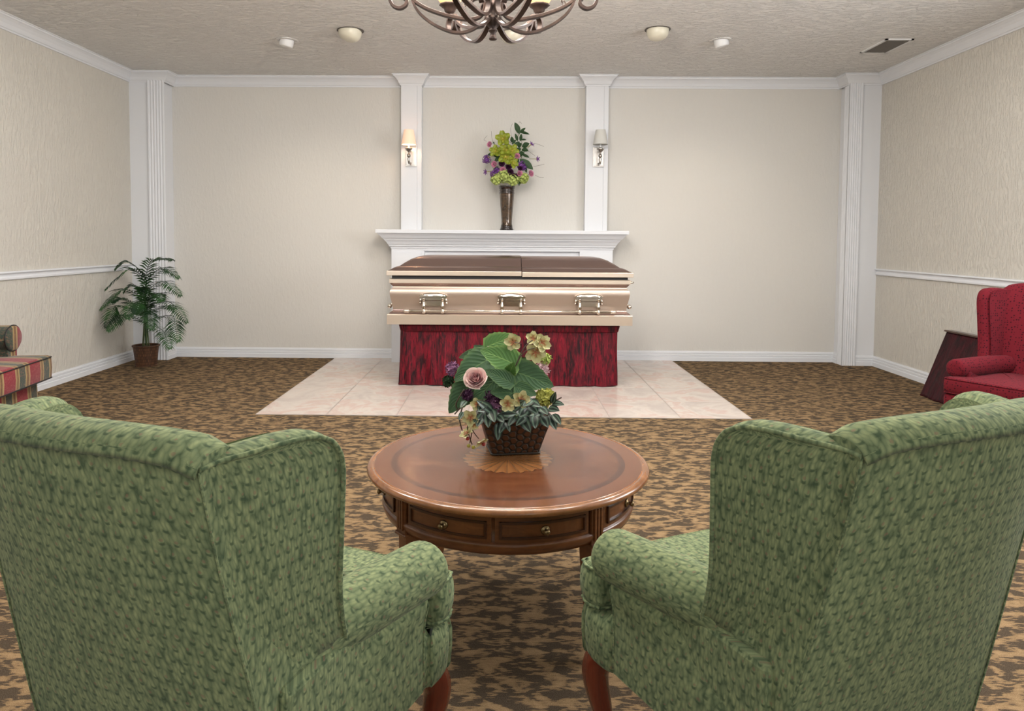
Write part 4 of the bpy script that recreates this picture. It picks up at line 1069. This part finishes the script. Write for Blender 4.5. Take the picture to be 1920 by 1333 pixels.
# ------------------------------------------------------------------ wing chairs
def wing_chair(name, label, fabric, loc, rz, K=1.0, wood=M_mahog, zs=1.0):
    """local axes: x to the sitter's right-hand side seen from behind, y forward, z up"""
    root = thing(name, label, 'armchair', loc, rz)
    def Z(z): return z if z < .54 else .54+(z-.54)*K
    def vr(z): return -.174-.131*(z-.317)/.571          # rear seam line
    HWF = lambda z: interp([(.3, .258), (.42, .252), (.57, .241), (.70, .231), (.78, .228), (1, .228)], z)
    ztop = lambda s: .941-.021*abs(s)**3.5
    zseam = lambda s: .921-.032*abs(s)**5
    # --- back
    P = []; crest = []
    for i in range(41):
        s = -1+2*i/40; row = []
        cv = .048*(1-abs(s)**2.4)
        zt = ztop(s)-.012*ss(.88, 1, abs(s)); zs_ = zseam(s)
        def rear(z): return vr(z)-cv*min(1, max(0, (z-.28)/.55))
        for z in np.linspace(.30, zs_, 22): row.append((s*HWF(z), rear(z), Z(z)))
        crest.append((s*HWF(zs_), rear(zs_)-.002, Z(zs_)))
        c0v = rear(zs_)+.034; hr = (zt-zs_+.022)/2+.010; c0z = zt-hr
        for k in range(1, 13):
            a = PI-PI*k/13*1.1+.25
            row.append((s*HWF(zt)*(1+.010*math.sin(PI*k/13)), c0v+.042*math.cos(a), Z(c0z)+hr*math.sin(a)))
        for z in np.linspace(zt-.07, .40, 14):
            row.append((s*HWF(z)*.98, rear(z)+.095+.02*math.sin(PI*(z-.4)/(zt-.47))*(1-s*s), Z(z)))
        row.append((s*.25, rear(.4)+.06, .30))
        P.append(row)
    b = MB(); b.grid(P, cv=True)
    for r in (P[0], P[-1]): b.f.append(tuple(b.v.index(tuple(float(x) for x in p)) for p in r)); b.uv.append(None); b.sm.append(False)
    back = b.build('backrest', fabric, root)
    b = MB(); b.tube(crest, .0028, 6); 
    for sx in (-1, 1):
        b.tube([(sx*HWF(z), vr(z)-.001, Z(z)) for z in np.linspace(.31, .886, 24)], .0018, 6)
    b.build('piping', fabric, back)
    # --- wings with outside panels
    def uo(v, z):
        low = .257+.03*(v+.174)
        hi = .302+.179*(z-.878)+(.2+.183*(z-.51)/.37)*(v+.109)
        t_ = ss(.38, .56, z); edge_ = ss(0, .07, v-vr(z))
        u = (low*(1-t_)+hi*t_)*edge_+HWF(z)*(1-edge_)
        if v > -.05 and z < .534: u -= .034*ss(.47, .52, z)*ss(-.05, .05, v)
        return u
    VF = [(.30, .215), (.533, .215), (.535, -.022), (.577, -.044), (.64, -.065), (.74, -.080), (.82, -.093), (.84, -.096), (.862, -.104), (.873, -.110), (.882, -.119), (.886, -.124), (.888, -.127), (.890, -.130), (.893, -.136), (.896, -.145), (.900, -.165)]
    def vrr(z): return vr(z) if z <= .886 else interp([(.886, vr(.886)), (.888, -.305), (.893, -.268), (.898, -.220), (.900, -.185)], z)
    outl = [(-.305, .888), (-.268, .893), (-.220, .898), (-.180, .900), (-.150, .898), (-.130, .890), (-.118, .881), (-.106, .864), (-.099, .845), (-.094, .822), (-.082, .74), (-.066, .645), (-.049, .584), (-.018, .507)]
    outl = [(p.x, p.y) for p in smoothpts([(a, c_, 0) for a, c_ in outl], 4)]
    for sx in (-1, 1):
        b = MB()
        zz = sorted(set(list(np.linspace(.31, .533, 18))+[z for z, _ in VF]+list(np.linspace(.56, .86, 14))))
        for side in (0, 1):
            P = []
            for z in zz:
                a, c_ = vrr(z), interp(VF, z)
                if side == 1 and z < .535: continue
                P.append([(sx*(uo(v, z)-(0 if side == 0 else .066)), v+(0 if side == 0 else -.0), Z(z)) for v in [a+(c_-a)*t_ for t_ in (0, .02, .05, .1, .15, .2, .3, .4, .5, .6, .7, .8, .9, 1)]])
            b.grid(P, swap=True)
        P = []
        for k in range(len(outl)):
            v, z = outl[k]; p0 = outl[max(0, k-1)]; p1 = outl[min(len(outl)-1, k+1)]
            t_ = Vector((p1[0]-p0[0], p1[1]-p0[1])).normalized(); nv, nz = -t_.y, t_.x
            if nz < 0 and nv < 0: nv, nz = -nv, -nz
            P.append([(sx*(uo(v, z)-d), v+nv*e, Z(z)+nz*e) for d, e in ((0, 0), (.006, .004), (.018, .008), (.034, .008), (.048, .002), (.060, -.008), (.066, -.020), (.067, -.045))])
        b.grid(P)
        w_ = b.build('wing', fabric, root)
        b = MB(); b.tube([(sx*(uo(v, z)+.001), v, Z(z)) for v, z in outl], .0038, 8); b.build('piping', fabric, w_)
    # --- arms
    for sx in (-1, 1):
        b = MB(); rows = []
        for k in range(22):
            f = k/21; v = -.16+f*.390
            if f > .9: pass
            uc = .257-.205*(.23-v) if v > -.04 else .2017-.04*ss(-.04, -.16, v)-.1*(-.04-v); zc_ = .536+.004*(1-f); rr = .054+.002*math.sin(PI*f)
            rows.append((v, uc, zc_, rr))
        for k in range(1, 8):
            a = k/7*PI/2; rows.append((.230+.026*math.sin(a), .258, .536, max(.0005, .054*math.cos(a)**.55)))
        G = [[(sx*(uc+rr*math.cos(2*PI*j/28)), v, zc_+rr*math.sin(2*PI*j/28)) for j in range(28)] for v, uc, zc_, rr in rows]
        b.grid([[G[i][j] for i in range(len(G))] for j in range(28)], cu=True)
        ar = b.build('arm', fabric, root)
        b = MB(); b.box((sx*.226, .02, .41), (.060, .39, .24)); b.build('arm_panel', fabric, ar, bevel=.012)
        b = MB(); b.tube([(sx*(uo(.215, z)), .2165, z) for z in np.linspace(.31, .50, 8)], .0022, 6); b.build('piping', fabric, ar)
    # --- seat rail
    o = [(-.262, .22), (-.255, .0), (-.240, -.10), (-.22, -.12), (.22, -.12), (.240, -.10), (.255, .0), (.262, .22), (.274, .245), (.277, .29), (.270, .316), (.250, .327), (.0, .338), (-.250, .327), (-.270, .316), (-.277, .29), (-.274, .245)]
    o = [(p.x, p.y) for p in smoothpts([(a, c_, 0) for a, c_ in o+[o[0]]], 4)][:-1]
    b = MB(); b.stack(o, [(.02, .290), (.004, .291), (.0, .300), (-.004, .34), (-.004, .375), (.002, .395), (.02, .404)]); b.build('seat_rail', fabric, root)
    # --- T cushion
    o = [(-.268, .268), (-.235, .262), (-.200, .245), (-.190, .0), (-.185, -.15), (-.17, -.17), (.17, -.17), (.185, -.15), (.190, .0), (.200, .245), (.235, .262), (.268, .268), (.280, .295), (.274, .322), (.245, .333), (.0, .345), (-.245, .333), (-.274, .322), (-.280, .295)]
    o = [(p.x, p.y) for p in smoothpts([(a, c_, 0) for a, c_ in o+[o[0]]], 4)][:-1]
    b = MB(); b.stack(o, [(.012, .402), (.002, .407), (-.004, .425), (-.006, .449), (-.004, .472), (.001, .487), (.010, .494)], crown=.012)
    cu = b.build('seat_cushion', fabric, root)
    b = MB()
    for z in (.409, .488): 
        oo = [(x, y, z) for x, y in o]; oo.append(oo[0]); b.tube(oo, .0035, 6, caps=False)
    b.build('piping', fabric, cu)
    # --- legs
    for sx in (-1, 1):
        pts = smoothpts([(sx*.235, .285, .310), (sx*.250, .303, .27), (sx*.252, .305, .23), (sx*.240, .290, .15), (sx*.236, .285, .08), (sx*.242, .292, .03), (sx*.246, .298, .0)], 5)
        rad_ = [interp([(0, .026), (.06, .015), (.12, .0165), (.2, .025), (.27, .031), (.325, .033)], p.z) if p.z > .035 else .015+.016*ss(.035, .012, p.z) for p in pts]
        rad_ = [r_ if p.z > .035 else (.016+.012*(1-(p.z/.035))) for r_, p in zip(rad_, pts)]
        b = MB(); b.tube(pts, rad_, 16); b.build('front_leg', wood, root)
        b = MB(); b.tube([(sx*.21, -.14, .31), (sx*.21, -.16, .15), (sx*.21, -.21, .0)], [.022, .019, .015], 4); b.build('rear_leg', wood, root)
    if zs != 1: root.scale = (zs, zs, zs)
    return root
wing_chair('wing_chair', 'green fan-patterned wingback chair at the left, seen from behind', M_green, (-.4791, 1.2427, 0), -.3771)
wing_chair('wing_chair', 'green fan-patterned wingback chair at the right, seen from behind', M_green, (.5640, 1.3326, 0), .4412)
wing_chair('wing_chair', 'dark red wingback armchair facing in from the right wall', M_red, (2.75, 3.751, 0), 2.165, 1.22, zs=.937)

# ------------------------------------------------------------------ striped armchair on the left
sa_ = thing('armchair', 'red, gold and dark green striped armchair by the left wall', 'armchair', (-3.115, 3.94, 0), .13)
def rbox(lo, hi, r=.03):
    b = MB(); cx, cy = (lo[0]+hi[0])/2, (lo[1]+hi[1])/2
    o = [(cx+x, cy+y) for x, y in rrect((hi[0]-lo[0])/2, (hi[1]-lo[1])/2, min(.03, r), 4)]
    z0, z1 = lo[2], hi[2]
    b.stack(o, [(r*.6, z0), (r*.15, z0+r*.2), (0, z0+r*.6), (-r*.12, (z0+z1)/2), (0, z1-r*.6), (r*.15, z1-r*.2), (r*.6, z1)], crown=r*.4); return b
b = rbox((-.30, -.36, .10), (.30, .36, .30), .03); b.build('seat_base', M_plaid, sa_)
b = rbox((-.25, -.30, .295), (.375, .385, .445), .03); 
cu = b.build('seat_cushion', M_plaid, sa_)
b = MB(); o = [(.0625+x, .0425+y) for x, y in rrect(.3125, .3425, .03, 4)]
for z in (.307, .435): b.tube([(x, y, z) for x, y in o+[o[0]]], .004, 6, caps=False)
b.build('piping', M_black, cu)
for sy in (-1, 1):
    b = MB(); b.box((-.07, sy*.345, .33), (.46, .10, .46)); 
    G = []
    for k in range(26):
        a = 2*PI*k/26; G.append([(x, sy*.352+.088*math.cos(a)*f, .555+.078*math.sin(a)*f) for x, f in ((-.3, 1), (.155, 1), (.168, .97), (.174, .88), (.175, .001))])
    b.grid(G, cu=True); ar = b.build('arm', M_plaid, sa_)
    b = MB(); b.tube([(.162, sy*.352+.089*math.cos(2*PI*k/26), .555+.079*math.sin(2*PI*k/26)) for k in range(27)], .004, 6, caps=False); b.build('piping', M_black, ar)
b = rbox((-.36, -.36, .12), (-.22, .36, .90), .05); b.build('backrest', M_plaid, sa_)
for sx in (-1, 1):
    for sy in (-1, 1):
        b = MB(); b.tube([(sx*.26, sy*.32, .12), (sx*.26, sy*.32, 0)], [.024, .017], 4); b.build('leg', M_mahog, sa_)

# ------------------------------------------------------------------ velvet-skirted folding stand leaning by the right wall
ls = thing('folded_stand', 'dark red velvet-skirted stand leaning against the right wall behind the red armchair', 'stand', (3.2, 5.45, 0))
A_ = Vector((3.20, 5.46, .0)); T1 = Vector((3.455, 5.56, .487))
Ldir = Vector((.03, -1, 0)).normalized()
P = []
for j in range(25):
    tz = j/24; row = []
    for k in range(150):
        s = k*.007
        c0 = T1.lerp(A_, tz)+Ldir*s*(1+.04*tz)
        a = noise.noise((s*9, tz*.7, 9))*1.2+noise.noise((s*24, tz, 2))*.7
        c0 += Vector((-.012*a*(.2+tz), 0, 0)); c0.z = max(c0.z, .003)
        row.append(c0)
    P.append(row)
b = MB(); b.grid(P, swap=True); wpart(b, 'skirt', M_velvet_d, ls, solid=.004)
b = MB(); R_ = Matrix.Rotation(math.atan2(-Ldir.x, -Ldir.y)*-1, 3, 'Z')
c0 = T1+Ldir*.52+Vector((.005, 0, .004)); b.box(c0, (.055, 1.05, .012), R_); wpart(b, 'top_board', M_wood_d, ls)
b = MB()
for s_ in (.08, .95): b.tube([T1+Ldir*s_+Vector((.01, 0, -.01)), A_+Ldir*s_+Vector((.06, 0, .012))], .012, 8)
wpart(b, 'frame', M_nickel, ls)
